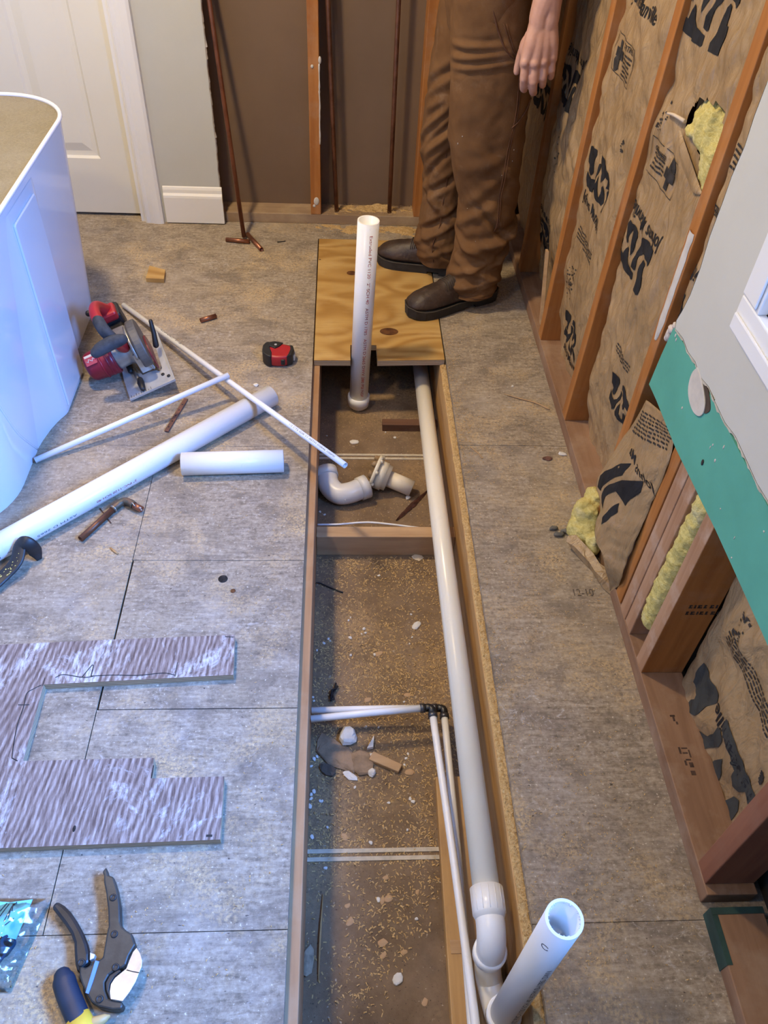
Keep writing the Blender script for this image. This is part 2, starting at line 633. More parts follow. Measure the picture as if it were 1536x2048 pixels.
# grey painted drywall beside the door, torn along its right edge
DX0, DX1 = -.665, -.440
m = MB()
r2 = random.Random(3)
edge = [(DX1 - .004 + .0022 * nz(z * 9, 1) + r2.uniform(-.0012, .0012), z) for z in [.10 + i * .018 for i in range(128)]]
poly = [(DX0, .0)] + [(DX1 - .004, .0)] + edge + [(DX1, ZC), (DX0, ZC)]
m.prism(poly, 2.940, 2.9275, lambda a, b, d: Vector((a, d, b)))
struct(m.build('wall_back_painted', M['grey_wall'], base=(-.55, 2.94, 0)))
m = MB()                                                   # ragged white paper and gypsum along the tear
for i in range(len(edge) - 1):
    (xa, za), (xb, zb) = edge[i], edge[i + 1]
    w = r2.uniform(.001, .0045) + .004 * max(0, nz(za * 14, 7))
    m.add([(xa - .001, 2.9268, za), (xa + w, 2.931, za), (xb + w * .6, 2.931, zb), (xb - .001, 2.9268, zb), (xa + w, 2.940, za), (xb + w * .6, 2.940, zb)],
          [(0, 1, 2, 3), (1, 4, 5, 2)])
struct(m.build('trim_torn_paper_edge', m_plain('torn_paper', (.60, .56, .49), .9, 0, .1, 60), base=(-.44, 2.93, 0)))
m = MB()                                                   # baseboard: flat face, stepped and beaded top
prof = [(2.9275, .004), (2.9275, .140), (2.9245, .136), (2.9215, .128), (2.9205, .116), (2.9150, .108), (2.9135, .100), (2.9135, .004)]
m.prism(prof, -.655, -.438, lambda a, b, d: Vector((d, a, b)))
struct(m.build('baseboard_back', M['white_paint'], base=(-.55, 2.92, 0), bevel=.001))
m = MB()                                                   # door casing with a moulded face
cprof = [(-.735, 2.9275), (-.735, 2.916), (-.728, 2.912), (-.715, 2.913), (-.700, 2.909), (-.676, 2.907), (-.666, 2.911), (-.664, 2.9275)]
m.prism(cprof, 0.0, 2.08, lambda a, b, d: Vector((a, b, d)))
m.box((-.752, 2.9275, 0), (-.735, 3.03, 2.05))
struct(m.build('trim_door_casing', M['white_paint'], base=(-.70, 2.92, 0)))

# six-panel style door: stiles, rails and raised panels
D0, D1 = -1.515, -.754
m = MB()
DYF = 2.966
Rx = [(D0, D0 + .115), (D0 + .325, D0 + .435), (D1 - .115, D1)]
PZ = [(.215, .93), (1.06, 1.62), (1.74, 1.92)]


def drect(x0, x1, z0, z1, y=DYF, th=.03):
    m.box((x0, y, z0), (x1, y + th, z1))


Cols = [(D0 + .115, D0 + .325), (D0 + .435, D1 - .115)]
for x0, x1 in Rx:
    drect(x0, x1, .012, 2.03)
for z0, z1 in ((.012, PZ[0][0]), (PZ[0][1], PZ[1][0]), (PZ[1][1], PZ[2][0]), (PZ[2][1], 2.03)):
    for x0, x1 in Cols:
        drect(x0, x1, z0, z1)
for x0, x1 in Cols:
    for z0, z1 in PZ:
        rings = [(0, DYF), (.008, DYF + .007), (.016, DYF + .008), (.024, DYF + .0085), (.052, DYF + .0015), (.055, DYF + .001)]
        vs, fs = [], []
        for d, y in rings:
            vs += [(x0 + d, y, z0 + d), (x1 - d, y, z0 + d), (x1 - d, y, z1 - d), (x0 + d, y, z1 - d)]
        for k in range(len(rings) - 1):
            for j in range(4):
                j2 = (j + 1) % 4
                fs.append((k * 4 + j, k * 4 + j2, k * 4 + 4 + j2, k * 4 + 4 + j))
        k = (len(rings) - 1) * 4
        fs.append((k, k + 1, k + 2, k + 3))
        m.add(vs, fs)
door = struct(m.build('door_1', M['door_paint'], base=(-1.13, 2.97, 0)))
m = MB(); m.lathe([(0, .03), (.012, .03), (.016, .013), (.045, .012), (.05, .024), (.066, .028), (.078, .02), (.08, .001)], (D0 + .06, DYF, .95), (0, -1, 0))
struct(m.build('door_knob', m_plain('satin_nickel', (.6, .58, .54), .3, 1), parent=door))
m = MB(); m.box((XL, 2.9275, 2.05), (DX0, 2.94, ZC)); m.box((XL, 2.9275, 0), (D0 - .02, 2.94, 2.05))
struct(m.build('wall_back_over_door', M['grey_wall'], base=(-1.1, 2.94, 2.05)))

# bottom plates
m = MB(); m.box((-.436, 2.941, 0), (.635, YB, .038)); m.box((-.47, 2.943, 0), (-.436, YB, .038))
struct(m.build('trim_bottom_plate_back', M['plate_x'], base=(.1, 2.98, 0), bevel=.002))
m = MB()
m.box((.634, .452, 0), (.724, YB, .038)); m.box((.634, YN, 0), (.724, .432, .036))
plr = struct(m.build('trim_bottom_plate_right', M['plate'], base=(.68, 1, 0), bevel=.002))
m = MB()
for (x, y, w, h) in ((.672, .782, .004, .010), (.668, .792, .010, .004), (.676, .775, .004, .006), (.664, .712, .004, .014), (.670, .722, .012, .003), (.670, .712, .010, .003), (.682, .704, .003, .016), (.672, .698, .010, .003), (.668, .688, .004, .010), (.676, .684, .008, .010), (.674, .668, .009, .009)):
    m.box((x, y, .038), (x + w, y + h, .0384))
m.build('ink_stamp', m_plain('faded_stamp', (.075, .04, .026), .8, 0, .3, 90), plr)['kind'] = 'stuff'

# joists either side of the opening, blocking between them
for x0, x1, nm, mat in ((-.098, -.060, 'left', M['oldjoist']), (.315, .353, 'right', M['fir_y'])):
    m = MB(); m.box((x0, YN, Z0), (x1, YB, S))
    struct(m.build('beam_joist_' + nm, mat, base=((x0 + x1) / 2, 1, Z0), bevel=.002))

# window: casing, sash, glass
wr = MB()
CW = .606
for (y0, y1, z0, z1) in ((WY0 - .062, WY1 + .062, WZ0 - .064, WZ0 - .005), (WY0 - .062, WY1 + .062, WZ1 + .005, WZ1 + .064), (WY0 - .062, WY0 - .002, WZ0 - .005, WZ1 + .005), (WY1 + .002, WY1 + .062, WZ0 - .005, WZ1 + .005)):
    wr.box((CW, y0, z0), (.622, y1, z1))
    c = .006
    wr.box((CW - .005, y0 + c if y1 - y0 > .1 else y0 + c, z0 + c), (CW, y1 - c, z1 - c - .02 if z1 - z0 < .1 else z1 - c))
win = struct(wr.build('window_1', M['vinyl'], base=(.61, .5, WZ0), bevel=.003))
m = MB()
for (y0, y1, z0, z1) in ((WY0 - .002, WY1 + .002, WZ0 - .005, WZ0 + .02), (WY0 - .002, WY1 + .002, WZ1 - .02, WZ1 + .005), (WY0 - .002, WY0 + .02, WZ0 + .02, WZ1 - .02), (WY1 - .02, WY1 + .002, WZ0 + .02, WZ1 - .02)):
    m.box((.622, y0, z0), (XR - .045, y1, z1))
struct(m.build('jamb', M['vinyl'], parent=win))
m = MB()
for (y0, y1, z0, z1) in ((WY0 + .02, WY1 - .02, WZ0 + .02, WZ0 + .055), (WY0 + .02, WY1 - .02, WZ1 - .055, WZ1 - .02), (WY0 + .02, WY0 + .055, WZ0 + .055, WZ1 - .055), (WY1 - .055, WY1 - .02, WZ0 + .055, WZ1 - .055), (WY0 + .055, WY1 - .055, 1.38, 1.42)):
    m.box((.650, y0, z0), (.690, y1, z1))
struct(m.build('sash', M['vinyl'], parent=win, bevel=.003))
gt = NT('window_glass')
tr = gt.n('ShaderNodeBsdfTransparent'); gl = gt.n('ShaderNodeBsdfGlossy'); gl.inputs['Roughness'].default_value = .02
mx = gt.n('ShaderNodeMixShader'); mx.inputs[0].default_value = .06
gt.l(tr.outputs[0], mx.inputs[1]); gt.l(gl.outputs[0], mx.inputs[2])
gt.l(mx.outputs[0], gt.t.nodes['Material Output'].inputs['Surface'])
M['glass'] = gt.m
m = MB(); m.box((.668, WY0 + .05, WZ0 + .05), (.672, WY1 - .05, 1.39)); m.box((.668, WY0 + .05, 1.41), (.672, WY1 - .05, WZ1 - .05))
struct(m.build('glass', M['glass'], parent=win))

# grey drywall round the window, cut ragged on the left and along the bottom
gl_ = [(1.234, 1.077), (1.236, 1.027), (1.232, .985), (1.239, .936), (1.238, .897), (1.240, .834), (1.233, .780), (1.235, .726), (1.243, .690), (1.252, .664), (1.246, .650)]
gb_ = [(1.203, .657), (1.17, .652), (1.132, .657), (1.10, .650), (1.06, .658), (1.026, .655), (.972, .653), (.93, .660), (.876, .657), (.83, .654), (.792, .657), (.70, .653), (.60, .659), (.5, .655), (.3, .655), (YN, .655)]
m = MB()
poly = [(1.236, ZC), (1.233, 1.6), (1.237, 1.3)] + gl_ + gb_
hole = [(WY0 - .04, WZ0 - .04), (WY1 + .04, WZ0 - .04), (WY1 + .04, WZ1 + .04), (WY0 - .04, WZ1 + .04)]


def drywall_around(m, x0, x1):
    # strips left of, below, above and right of the window opening
    zt = WZ0 - .04
    lft = [(WY1 + .04, ZC)] + poly[:3] + gl_ + [gb_[0], gb_[1], gb_[2], gb_[3], gb_[4], (WY1 + .04, .657)]
    m.prism(lft, x1, x0, lambda a, b, d: Vector((d, a, b)))
    bot = [(WY1 + .04, zt), (WY1 + .04, .657)] + gb_[5:-1] + [(0, .655), (WY0 - .04, .655), (WY0 - .04, zt)]
    bot = [p for p in bot if p[0] >= WY0 - .05]
    m.prism(bot, x1, x0, lambda a, b, d: Vector((d, a, b)))
    m.box((x0, YN, .655), (x1, WY0 - .04, ZC))
    m.box((x0, WY0 - .04, WZ1 + .04), (x1, WY1 + .04, ZC))


drywall_around(m, .6205, .6335)
struct(m.build('wall_right_painted', M['grey_wall'], base=(.63, .5, .65)))
m = MB()                                                    # torn white paper and yellowed gypsum along both cut edges
pts = [(y, z, 0) for y, z in gl_] + [(y, z, 1) for y, z in gb_[:-1]]
for i in range(len(pts) - 1):
    (ya, za, k), (yb, zb, k2) = pts[i], pts[i + 1]
    nsub = 6
    for s in range(nsub):
        f0, f1 = s / nsub, (s + 1) / nsub
        y0, z0_ = ya + (yb - ya) * f0, za + (zb - za) * f0
        y1, z1_ = ya + (yb - ya) * f1, za + (zb - za) * f1
        w0 = .003 + .005 * abs(nz(y0 * 60, z0_ * 60)); w1 = .003 + .005 * abs(nz(y1 * 60, z1_ * 60))
        if k2:
            o0, o1 = (0, -w0 * 1.4), (0, -w1 * 1.4)
        else:
            o0, o1 = (w0 * .6, 0), (w1 * .6, 0)
        m.add([(.6198, y0, z0_), (.6198, y1, z1_), (.6215, y1 + o1[0], z1_ + o1[1]), (.6215, y0 + o0[0], z0_ + o0[1]), (.6275, y1 + o1[0], z1_ + o1[1]), (.6275, y0 + o0[0], z0_ + o0[1])],
              [(0, 1, 2, 3), (3, 2, 4, 5)])
struct(m.build('trim_crumbled_gypsum_edge', M['gypsum'], base=(.622, 1, .65)))
# ------------------------------------------------------------------ studs
M['smear'] = m_plain('joint_compound', (0.60, 0.56, 0.49), .8, 0, .06, 30, .3, .2)
M['ink'] = m_plain('black_ink', (0.022, 0.022, 0.024), .75, 0, .15, 30, .2)
M['ink2'] = m_plain('worn_black_ink', (0.05, 0.045, 0.042), .8, 0, .25, 60, .2)


def stud(name, label, mat, x0, x1, y0, y1, z0, z1, lean=(0, 0), group=None):
    m = MB()
    n = 10
    dx, dy = lean
    for i in range(n + 1):
        t = i / n
        z = z0 + (z1 - z0) * t
        sx, sy = dx * t, dy * t
        w = .0012 * nz(z * 3, x0 * 9, y0 * 7)
        m.v += [Vector((x0 + sx + w, y0 + sy + w, z)), Vector((x1 + sx, y0 + sy + w, z)), Vector((x1 + sx, y1 + sy, z)), Vector((x0 + sx + w, y1 + sy, z))]
    for i in range(n):
        for k in range(4):
            k2 = (k + 1) % 4
            m.f.append([i * 4 + k, i * 4 + k2, i * 4 + 4 + k2, i * 4 + 4 + k]); m.sm.append(False); m.mi.append(1 if k == 0 else 0)
    m.f.append([3, 2, 1, 0]); m.sm.append(False); m.mi.append(0)
    m.f.append([n * 4 + k for k in range(4)]); m.sm.append(False); m.mi.append(0)
    if not isinstance(mat, list):
        m.mi = [0] * len(m.f)
    o = m.build(name, mat, bevel=.002)
    tag(o, label, 'stud', group)
    return o


PX0, PX1 = .635, .724
studA = stud('wall_stud', 'orange pine wall stud bare to the sill plate right of the boots, broad side showing', M['stud'], PX0, PX1, 1.722, 1.760, .038, 2.39, (0, -.085))
studB = stud('wall_stud', 'orange pine wall stud nearest the worker, with a loose lath strip behind its foot', M['stud'], PX0, PX1, 2.118, 2.156, .038, 2.39, (0, -.03))
studC = stud('wall_stud', 'pine wall stud passing beside the yellow tear, smeared with joint compound', M['stud'], PX0, PX1, 1.322, 1.360, .038, 2.39, (0, -.005))
studD = stud('wall_stud', 'dusty cut stud under the green board with ink stamps on its orange side', [M['stud_dusty'], M['stud']], PX0, PX1, .895, .933, .038, .835)
stud('wall_stud', 'dark reddish stud nearest the camera, leaning into the lower right corner', M['stud_red'], PX0, PX1, .470, .508, .038, .835)
stud('wall_stud', 'dark wall stud in the shadow behind the worker, right-hand wall', M['stud'], PX0, PX1, 2.540, 2.578, .038, 2.39)
stud('jack_stud', 'pine jack stud beside the yellow insulation strip, closest of the tripled studs to it', M['stud_dusty'], PX0, PX1, .9925, 1.0305, .038, 2.39)
stud('jack_stud', 'middle pine stud of the three nailed together under the green board', M['stud_dusty'], PX0 - .001, PX1, 1.032, 1.070, .038, 2.39)
stud('jack_stud', 'orange pine stud of the tripled set half covered by torn brown paper', M['stud'], PX0, PX1, 1.077, 1.114, .038, 2.39)
stud('wall_stud', 'orange stud against the brown back wall, left of the copper pipes, spattered with plaster', M['stud'], -.1105, -.0725, 2.9405, 3.029, .038, 2.39)
stud('wall_stud', 'orange back-wall stud half hidden by the worker\'s far trouser leg', M['stud'], .282, .320, 2.9405, 3.029, .038, 2.39)
stud('wall_stud', 'dark stud under the torn edge of the grey drywall beside the leaning copper pipe', M['stud_red'], -.492, -.4545, 2.9420, 3.029, .038, 2.39)
struct(stud('trim_corner_stud', 'x', M['stud'], .597, .634, 2.9405, 3.029, .038, 2.39))
for k in ('label', 'category'):
    del bpy.data.objects['trim_corner_stud'][k]
m = MB(); m.box((.636, YN, .836), (.724, .990, .874 - .03)); struct(m.build('trim_window_sill_plate', M['fir_y'], base=(.68, .5, .836)))

# ink stamp on the cut stud's side, plaster on studs
m = MB()
for (yy, z, w, h) in [(0, .300, .010, .006), (0, .300, .0, .0)]:
    pass
sx = .664
for r, row in enumerate([[.007, .004, .009, .006, 0, .008, .004], [.006, .009, .003, .008, .005, 0, .009, .006]]):
    x = sx
    for w in row:
        for (dx, dz, ww, hh) in ((0, 0, w, .0025), (0, .0065, w * .8, .0025), (w * .1, .0025, .0028, .0045)):
            if w:
                m.box((x + dx, .8942, .262 - r * .020 + dz), (x + dx + max(ww, .002), .8952, .262 - r * .020 + dz + hh))
        x += w + .003
m.build('ink_stamp', M['ink2'], parent=studD)
m = MB()
for z, w in ((.595, .006), (.620, .009), (.66, .011), (.70, .010), (.74, .008), (.77, .007)):
    pass
zs = [.565 + i * .012 for i in range(20)]
vs = []
for z in zs:
    w = (.012 + .004 * nz(z * 40)) * min(1, (z - .555) / .03, (.81 - z) / .03 + .25)
    yc = 1.340 - .005 * z / 2.3
    for k in range(5):
        a = math.pi * k / 4
        vs.append((.6345 - .0028 * math.sin(a), yc - w * math.cos(a), z))
m.add(vs, [(i * 5 + k, i * 5 + k + 1, i * 5 + 6 + k, i * 5 + 5 + k) for i in range(len(zs) - 1) for k in range(4)], True)
m.build('compound_smear', M['smear'], parent=studC)
o = bpy.data.objects['wall_stud.006']
for (x, z, s, w_) in [(-.096, .555, .006, 1), (-.089, .090, .012, 1.3), (-.098, .072, .006, 1), (-.070, .575, .006, 2)]:
    m = MB(); m.ball((x, 2.940, z), (s * .9, .0025, s * w_), seg=9, rings=6); m.build('plaster_spatter', M['smear'], parent=o)
m = MB()
m.tube(catmull([(-.0725 + .002 * nz(z * 50), 2.9412, z) for z in [.30 + .022 * i for i in range(13)]], 3), [.0022 + .0028 * abs(nz(i * .9)) for i in range(37)], 7)
m.build('plaster_spatter', M['smear'], parent=o)

# ------------------------------------------------------------------ kraft-faced batts


def m_kraft():
    t = NT('kraft_paper')
    P = t.coord((1, 1, 1), 'World')
    a = t.noise(P, 3.5, 5, 0.6)
    b = t.noise(t.coord((1, 1.6, .5), 'World'), 24, 5, 0.65, .6)
    st = t.noise(t.coord((1, 70, 6), 'World'), 1, 4, .6)
    c = t.ramp(a, [(.3, (.285, .182, .085)), (.7, (.405, .275, .142))])
    c = t.mix(t.math('MULTIPLY', t.step(b, .52, .7), .35), c, (.47, .335, .185))
    c = t.mix(t.math('MULTIPLY', t.step(st, .5, .75), .22), c, (.25, .155, .072))
    h = t.math('ADD', t.noise(t.coord((1, 1, .45), 'World'), 22, 3, .5, 1.6), t.math('MULTIPLY', t.noise(t.coord((1, 1, .6), 'World', (.6, 0, 0)), 55, 3, .55, .8), .3))
    t.bump(h, .7, .012)
    return t.out(c, .40, 0, .5)


def m_fibre():
    t = NT('yellow_fibreglass')
    P = t.coord((1, 1, 1), 'World')
    c = t.ramp(t.noise(t.coord((40, 60, 140), 'World'), 1, 5, .7, 1.5), [(.3, (.60, .48, .12)), (.65, (.86, .75, .30))])
    c = t.mix(t.math('MULTIPLY', t.step(t.noise(P, 18, 4), .55, .75), .5), c, (.80, .76, .60))
    t.bump(t.noise(P, 160, 5, .75), .9, .006)
    return t.out(c, .95, 0, .1)


M['kraft'] = m_kraft()
M['fibre'] = m_fibre()

JM_POLYS =  [[(0.952, 0.039), (0.927, 0.048), (0.948, 0.129), (0.919, 0.208), (0.892, 0.279), (0.913, 0.32), (0.943, 0.31), (0.986, 0.251), (1.0, 0.149), (0.983, 0.078)], [(0.925, 0.326), (0.859, 0.317), (0.904, 0.411), (0.907, 0.433), (0.789, 0.443), (0.758, 0.37), (0.696, 0.313), (0.66, 0.354), (0.656, 0.417), (0.585, 0.449), (0.427, 0.473), (0.411, 0.54), (0.431, 0.558), (0.672, 0.564), (0.907, 0.532), (0.948, 0.486), (0.974, 0.407)], [(0.785, 0.06), (0.716, 0.069), (0.58, 0.039), (0.5, 0.056), (0.474, 0.1), (0.49, 0.205), (0.552, 0.346), (0.587, 0.246), (0.602, 0.175), (0.649, 0.131), (0.681, 0.114), (0.721, 0.187), (0.737, 0.274), (0.778, 0.315), (0.813, 0.269), (0.833, 0.185), (0.834, 0.132)], [(0.315, 0.021), (0.224, 0.0), (0.138, 0.006), (0.023, 0.006), (0.003, 0.06), (0.021, 0.182), (0.075, 0.155), (0.171, 0.141), (0.282, 0.176), (0.359, 0.247), (0.39, 0.332), (0.396, 0.425), (0.425, 0.442), (0.479, 0.431), (0.48, 0.347), (0.409, 0.2), (0.391, 0.105), (0.362, 0.054)], [(0.163, 0.179), (0.097, 0.186), (0.094, 0.213), (0.127, 0.275), (0.115, 0.302), (0.072, 0.312), (0.021, 0.298), (0.0, 0.364), (0.011, 0.494), (0.048, 0.513), (0.25, 0.539), (0.275, 0.483), (0.231, 0.368), (0.226, 0.276), (0.206, 0.217)]]


def batt(name, label, ya, yb, ztop, prints, hole=None, xf=None, seed=0, zlow=.03):
    """One insulation batt: crumpled brown paper facing stapled between two studs, with its printing."""
    ya, yb = min(ya, yb), max(ya, yb)
    root = thing(name, label, 'insulation', (.70, (ya + yb) / 2, .038), None)

    def X(y, z):
        s = (y - ya) / (yb - ya)
        if xf:
            b = xf(s, z)
        else:
            b = .657 + .047 * (1 - min(1, max(0, (z - .03) / .42))) ** 1.5
        e = min(s, 1 - s)
        b += .014 * max(0, 1 - e / .07) ** 2
        b += .011 * (nz(y * 4.2 + seed, z * 2.6, seed) + .8 * nz(y * 9 + z * 7 + seed, z * 4, 4.1 + seed)) + .0045 * nz(y * 23 + seed, z * 17 + y * 12, 2.2)
        b += .004 * nz(y * 45, z * 30 - y * 30, 7 + seed) - .010 * abs(nz(y * 8 + z * 9 + seed, z * 3 - y * 4, 9.5 + seed)) - .008 * abs(nz(y * 13 - z * 14, z * 6, 3.5 + seed))
        return min(.742, max(.6365, b))
    m = MB()
    nu, nv = 56, int((ztop - zlow) / .0085)

    def sk(s, t):
        if not hole:
            return False
        y, z = ya + (yb - ya) * s, zlow + (ztop - zlow) * t
        return inside(hole, y, z)
    m.grid(lambda s, t: Vector((X(ya + (yb - ya) * s, zlow + (ztop - zlow) * t), ya + (yb - ya) * s, zlow + (ztop - zlow) * t)), nu, nv, skip=sk)
    m.build('kraft_facing', M['kraft'], parent=root)
    for pr in prints:
        kind, yc, zc, w, flip = pr[:5]
        sg = -1 if flip else 1
        mm = MB()

        def place(a, b):
            y = yc - sg * a
            z = zc + sg * b
            y = min(yb - .002, max(ya + .002, y))
            z = max(zlow + .002, z)
            return Vector((X(y, z) - .0016, y, z))
        if kind == 'logo':
            for poly in JM_POLYS:
                pts = [((a - .5) * w, (b - .282) * w) for a, b in poly]
                mm.add(*decal(pts, [list(range(len(pts)))], place, .012))
            mm.build('printed_logo', M['ink'], parent=root)
        elif kind == 'text':
            vs, fs = text_mesh(pr[5], 1.0, .012)
            x1 = max(a for a, b in vs)
            k = w / x1
            mm.add(*decal([((a - x1 / 2) * k, b * k * pr[6] if len(pr) > 6 else b * k) for a, b in vs], fs, place, .012))
            mm.build('printed_text', M['ink'], parent=root)
        elif kind == 'lines':
            r3 = random.Random(int(yc * 1000))
            rows = pr[5]
            for r in range(rows):
                a = -w / 2 + (0 if r % 2 else .004)
                while a < w / 2 - .004:
                    l = r3.uniform(.004, .016)
                    quad = [(a, -r * .009), (min(a + l, w / 2), -r * .009), (min(a + l, w / 2), -r * .009 + .0042), (a, -r * .009 + .0042)]
                    mm.add(*decal(quad, [[0, 1, 2, 3]], place, .02))
                    a += l + .003
            mm.build('fine_print', M['ink2'], parent=root)
        elif kind == 'frame':
            h = pr[5]
            t_ = .0016
            for (a0, a1, b0, b1) in ((-w / 2, w / 2, h / 2 - t_, h / 2), (-w / 2, w / 2, -h / 2, -h / 2 + t_), (-w / 2, -w / 2 + t_, -h / 2, h / 2), (w / 2 - t_, w / 2, -h / 2, h / 2)):
                mm.add(*decal([(a0, b0), (a1, b0), (a1, b1), (a0, b1)], [[0, 1, 2, 3]], place, .02))
            # cross emblem and a round seal
            cx = -w * .24
            for (a0, a1, b0, b1) in ((cx - .008, cx + .008, -.030, .030), (cx - .024, cx + .024, -.008, .012)):
                mm.add(*decal([(a0, b0), (a1, b0), (a1, b1), (a0, b1)], [[0, 1, 2, 3]], place, .02))
            mm.add(*decal([(cx - .012 + .016 * math.cos(i * .4), -.022 + .016 * math.sin(i * .4)) for i in range(16)], [list(range(16))], place, .02))
            mm.build('printed_seal', M['ink2'], parent=root)
        elif kind == 'dots':
            r3 = random.Random(int(zc * 999))
            for i in range(pr[5]):
                a, b = r3.uniform(-w / 2, w / 2), r3.uniform(-w, w)
                s_ = r3.uniform(.0014, .0032)
                mm.add(*decal([(a - s_, b - s_ * .7), (a + s_, b - s_), (a + s_ * 1.4, b + s_), (a - s_, b + s_ * .8)], [[0, 1, 2, 3]], place))
            mm.build('printed_marks', M['ink2'], parent=root)
    return root, X


def inside(poly, x, y):
    c = False
    n = len(poly)
    for i in range(n):
        x0, y0 = poly[i]; x1, y1 = poly[(i + 1) % n]
        if (y0 > y) != (y1 > y) and x < (x1 - x0) * (y - y0) / (y1 - y0) + x0:
            c = not c
    return c


HOLE = [(1.548, .945), (1.500, .962), (1.450, .972), (1.405, .972), (1.388, .93), (1.388, .870), (1.392, .842), (1.415, .850), (1.470, .885), (1.520, .893), (1.553, .890), (1.560, .915)]
b3, X3 = batt('insulation_batt', 'paper-faced batt with a yellow tear, between the bare-footed stud and the compound-smeared stud', 1.365, 1.712, 2.38, [
    ('logo', 1.6155, .6055, .2105, True), ('text', 1.598, .692, .195, True, 'Johns Manville', 1.25), ('logo', 1.615, 1.080, .22, True),
    ('frame', 1.600, .800, .145, True, .072), ('lines', 1.628, .783, .058, True, 5), ('text', 1.628, .822, .06, True, 'CERTIFIED', 1.1),
    ('dots', 1.655, .880, .03, True, 20), ('logo', 1.476, .295, .16, False), ('lines', 1.520, .400, .10, False, 3), ('logo', 1.60, 1.55, .21, False)], HOLE, None, 3)
b2, X2 = batt('insulation_batt', 'paper-faced batt with an upright black logo, between the worker\'s stud and the bare-footed stud', 2.158, 1.768, 2.38, [
    ('logo', 1.985, .610, .200, False), ('text', 1.985, .512, .20, False, 'Johns Manville', 1.2), ('text', 1.960, .985, .20, False, 'Johns Manville', 1.2),
    ('logo', 1.97, 1.085, .21, False), ('frame', 2.005, .878, .150, False, .08), ('lines', 1.978, .890, .065, False, 6), ('text', 1.975, .902, .07, False, 'CERTIFIED', 1.0),
    ('lines', 1.990, .440, .17, False, 4), ('dots', 2.06, .28, .05, False, 46), ('logo', 1.975, .150, .17, False), ('text', 1.955, .075, .17, False, 'Johns Manville', 1.2),
    ('dots', 1.86, .74, .02, False, 18)], None, None, 9)
b1, X1 = batt('insulation_batt', 'wrinkled paper-faced batt with a dirty film, just behind the worker\'s hand', 2.538, 2.160, 2.38, [
    ('logo', 2.445, .680, .200, True), ('text', 2.41, .775, .19, True, 'Johns Manville', 1.2), ('logo', 2.475, .215, .19, False), ('text', 2.43, .300, .17, True, 'Johns Manville', 1.1),
    ('dots', 2.40, .50, .05, False, 16)], None, None, 17)
b0, X0 = batt('insulation_batt', 'shadowed paper-faced batt in the far right corner behind the worker', 2.936, 2.582, 2.38, [('logo', 2.75, .55, .2, False)], None, None, 23)
# bay under the window: sheet runs down behind the plate and is pinched out at the left
b5, X5 = batt('insulation_batt', 'brown paper batt under the green board with big printing along the sill plate', .893, .510, .835, [
    ('logo', .690, .072, .33, False), ('text', .640, .150, .24, True, 'Johns Manville', 1.1), ('lines', .720, .300, .20, False, 5), ('dots', .80, .33, .03, False, 30), ('dots', .585, .20, .012, False, 26)],
    None, lambda s, z: .7255 - .020 * max(0, 1 - s / .12) - .010 * min(1, z / .5), 31, .02)

b4, X4 = batt('insulation_batt', 'narrow strip of printed brown paper between the compound-smeared stud and the grey drywall edge', 1.118, 1.318, 2.38, [
    ('logo', 1.215, .640, .20, True), ('text', 1.235, .745, .19, True, 'Johns Manville', 1.2), ('frame', 1.255, .905, .12, True, .10), ('lines', 1.27, .93, .06, True, 5), ('text', 1.262, .865, .09, True, 'CERTIFIED', 1.3)],
    None, lambda s, z: .648, 41, .50)

for ch in b5.children:
    if ch.name.startswith('printed_logo'):
        ch.data.materials[0] = m_plain('grey_ink', (.055, .056, .050), .75, 0, .1, 30, .2)

# yellow wool showing through the tear, and its torn paper tongue


def fluff(name, pts, mat, parent=None, seed=0, amp=.012, label=None, cat=None, sub=3, freq=38, pull=(1, 1, 1)):
    """Lumpy fibre: blobs fused by a voxel remesh, then roughened."""
    m = MB()
    for c, r in pts:
        m.ball(c, r, seg=18, rings=12)
    for i, p in enumerate(m.v):
        d = Vector((nz(p.x * freq + seed, p.y * freq, p.z * freq), nz(p.x * freq + 5, p.y * freq + seed, p.z * freq), nz(p.x * freq, p.y * freq + 9, p.z * freq + seed)))
        m.v[i] = p + Vector((d.x * pull[0], d.y * pull[1], d.z * pull[2])) * amp
    o = m.build(name, mat, parent)
    r = o.modifiers.new('fuse', 'REMESH'); r.mode = 'VOXEL'; r.voxel_size = .004; r.use_smooth_shade = True
    tx = bpy.data.textures.new(name, 'CLOUDS'); tx.noise_scale = .009; tx.noise_depth = 5
    d = o.modifiers.new('fibres', 'DISPLACE'); d.texture = tx; d.strength = .007; d.mid_level = .5; d.texture_coords = 'LOCAL'
    if label:
        tag(o, label, cat)
    return o


fluff('fibreglass', [((.672, 1.465, .922), (.022, .085, .050)), ((.668, 1.480, .915), (.022, .07, .035)), ((.662, 1.44, .925), (.020, .012, .045)), ((.662, 1.475, .925), (.019, .010, .04)), ((.664, 1.505, .92), (.016, .012, .03)), ((.670, 1.42, .890), (.022, .035, .05)), ((.668, 1.402, .862), (.018, .016, .034)), ((.655, 1.52, .900), (.012, .03, .010)), ((.70, 1.46, .91), (.03, .09, .06))], M['fibre'], b3, 3, .006)
m = MB()
A, B, Cc = Vector((.648, 1.557, .888)), Vector((.652, 1.388, .842)), Vector((.668, 1.46, .830))
m.grid(lambda s, t: A.lerp(B, s) + Vector((-.004 * math.sin(s * 9) * t - .010 * t * (1 - t), 0, -(.004 + .030 * math.sin(math.pi * s) * 1.0) * t)), 14, 4)
m.build('torn_paper_flap', M['kraft'], parent=b3)
m = MB()
m.tube(catmull([(.650, 1.552, .906), (.640, 1.59, .904), (.642, 1.63, .893)], 5), [.004 - .0002 * i for i in range(11)], 7)
m.build('torn_paper_shred', m_plain('pale_paper_shred', (.66, .54, .40), .9), parent=b3)

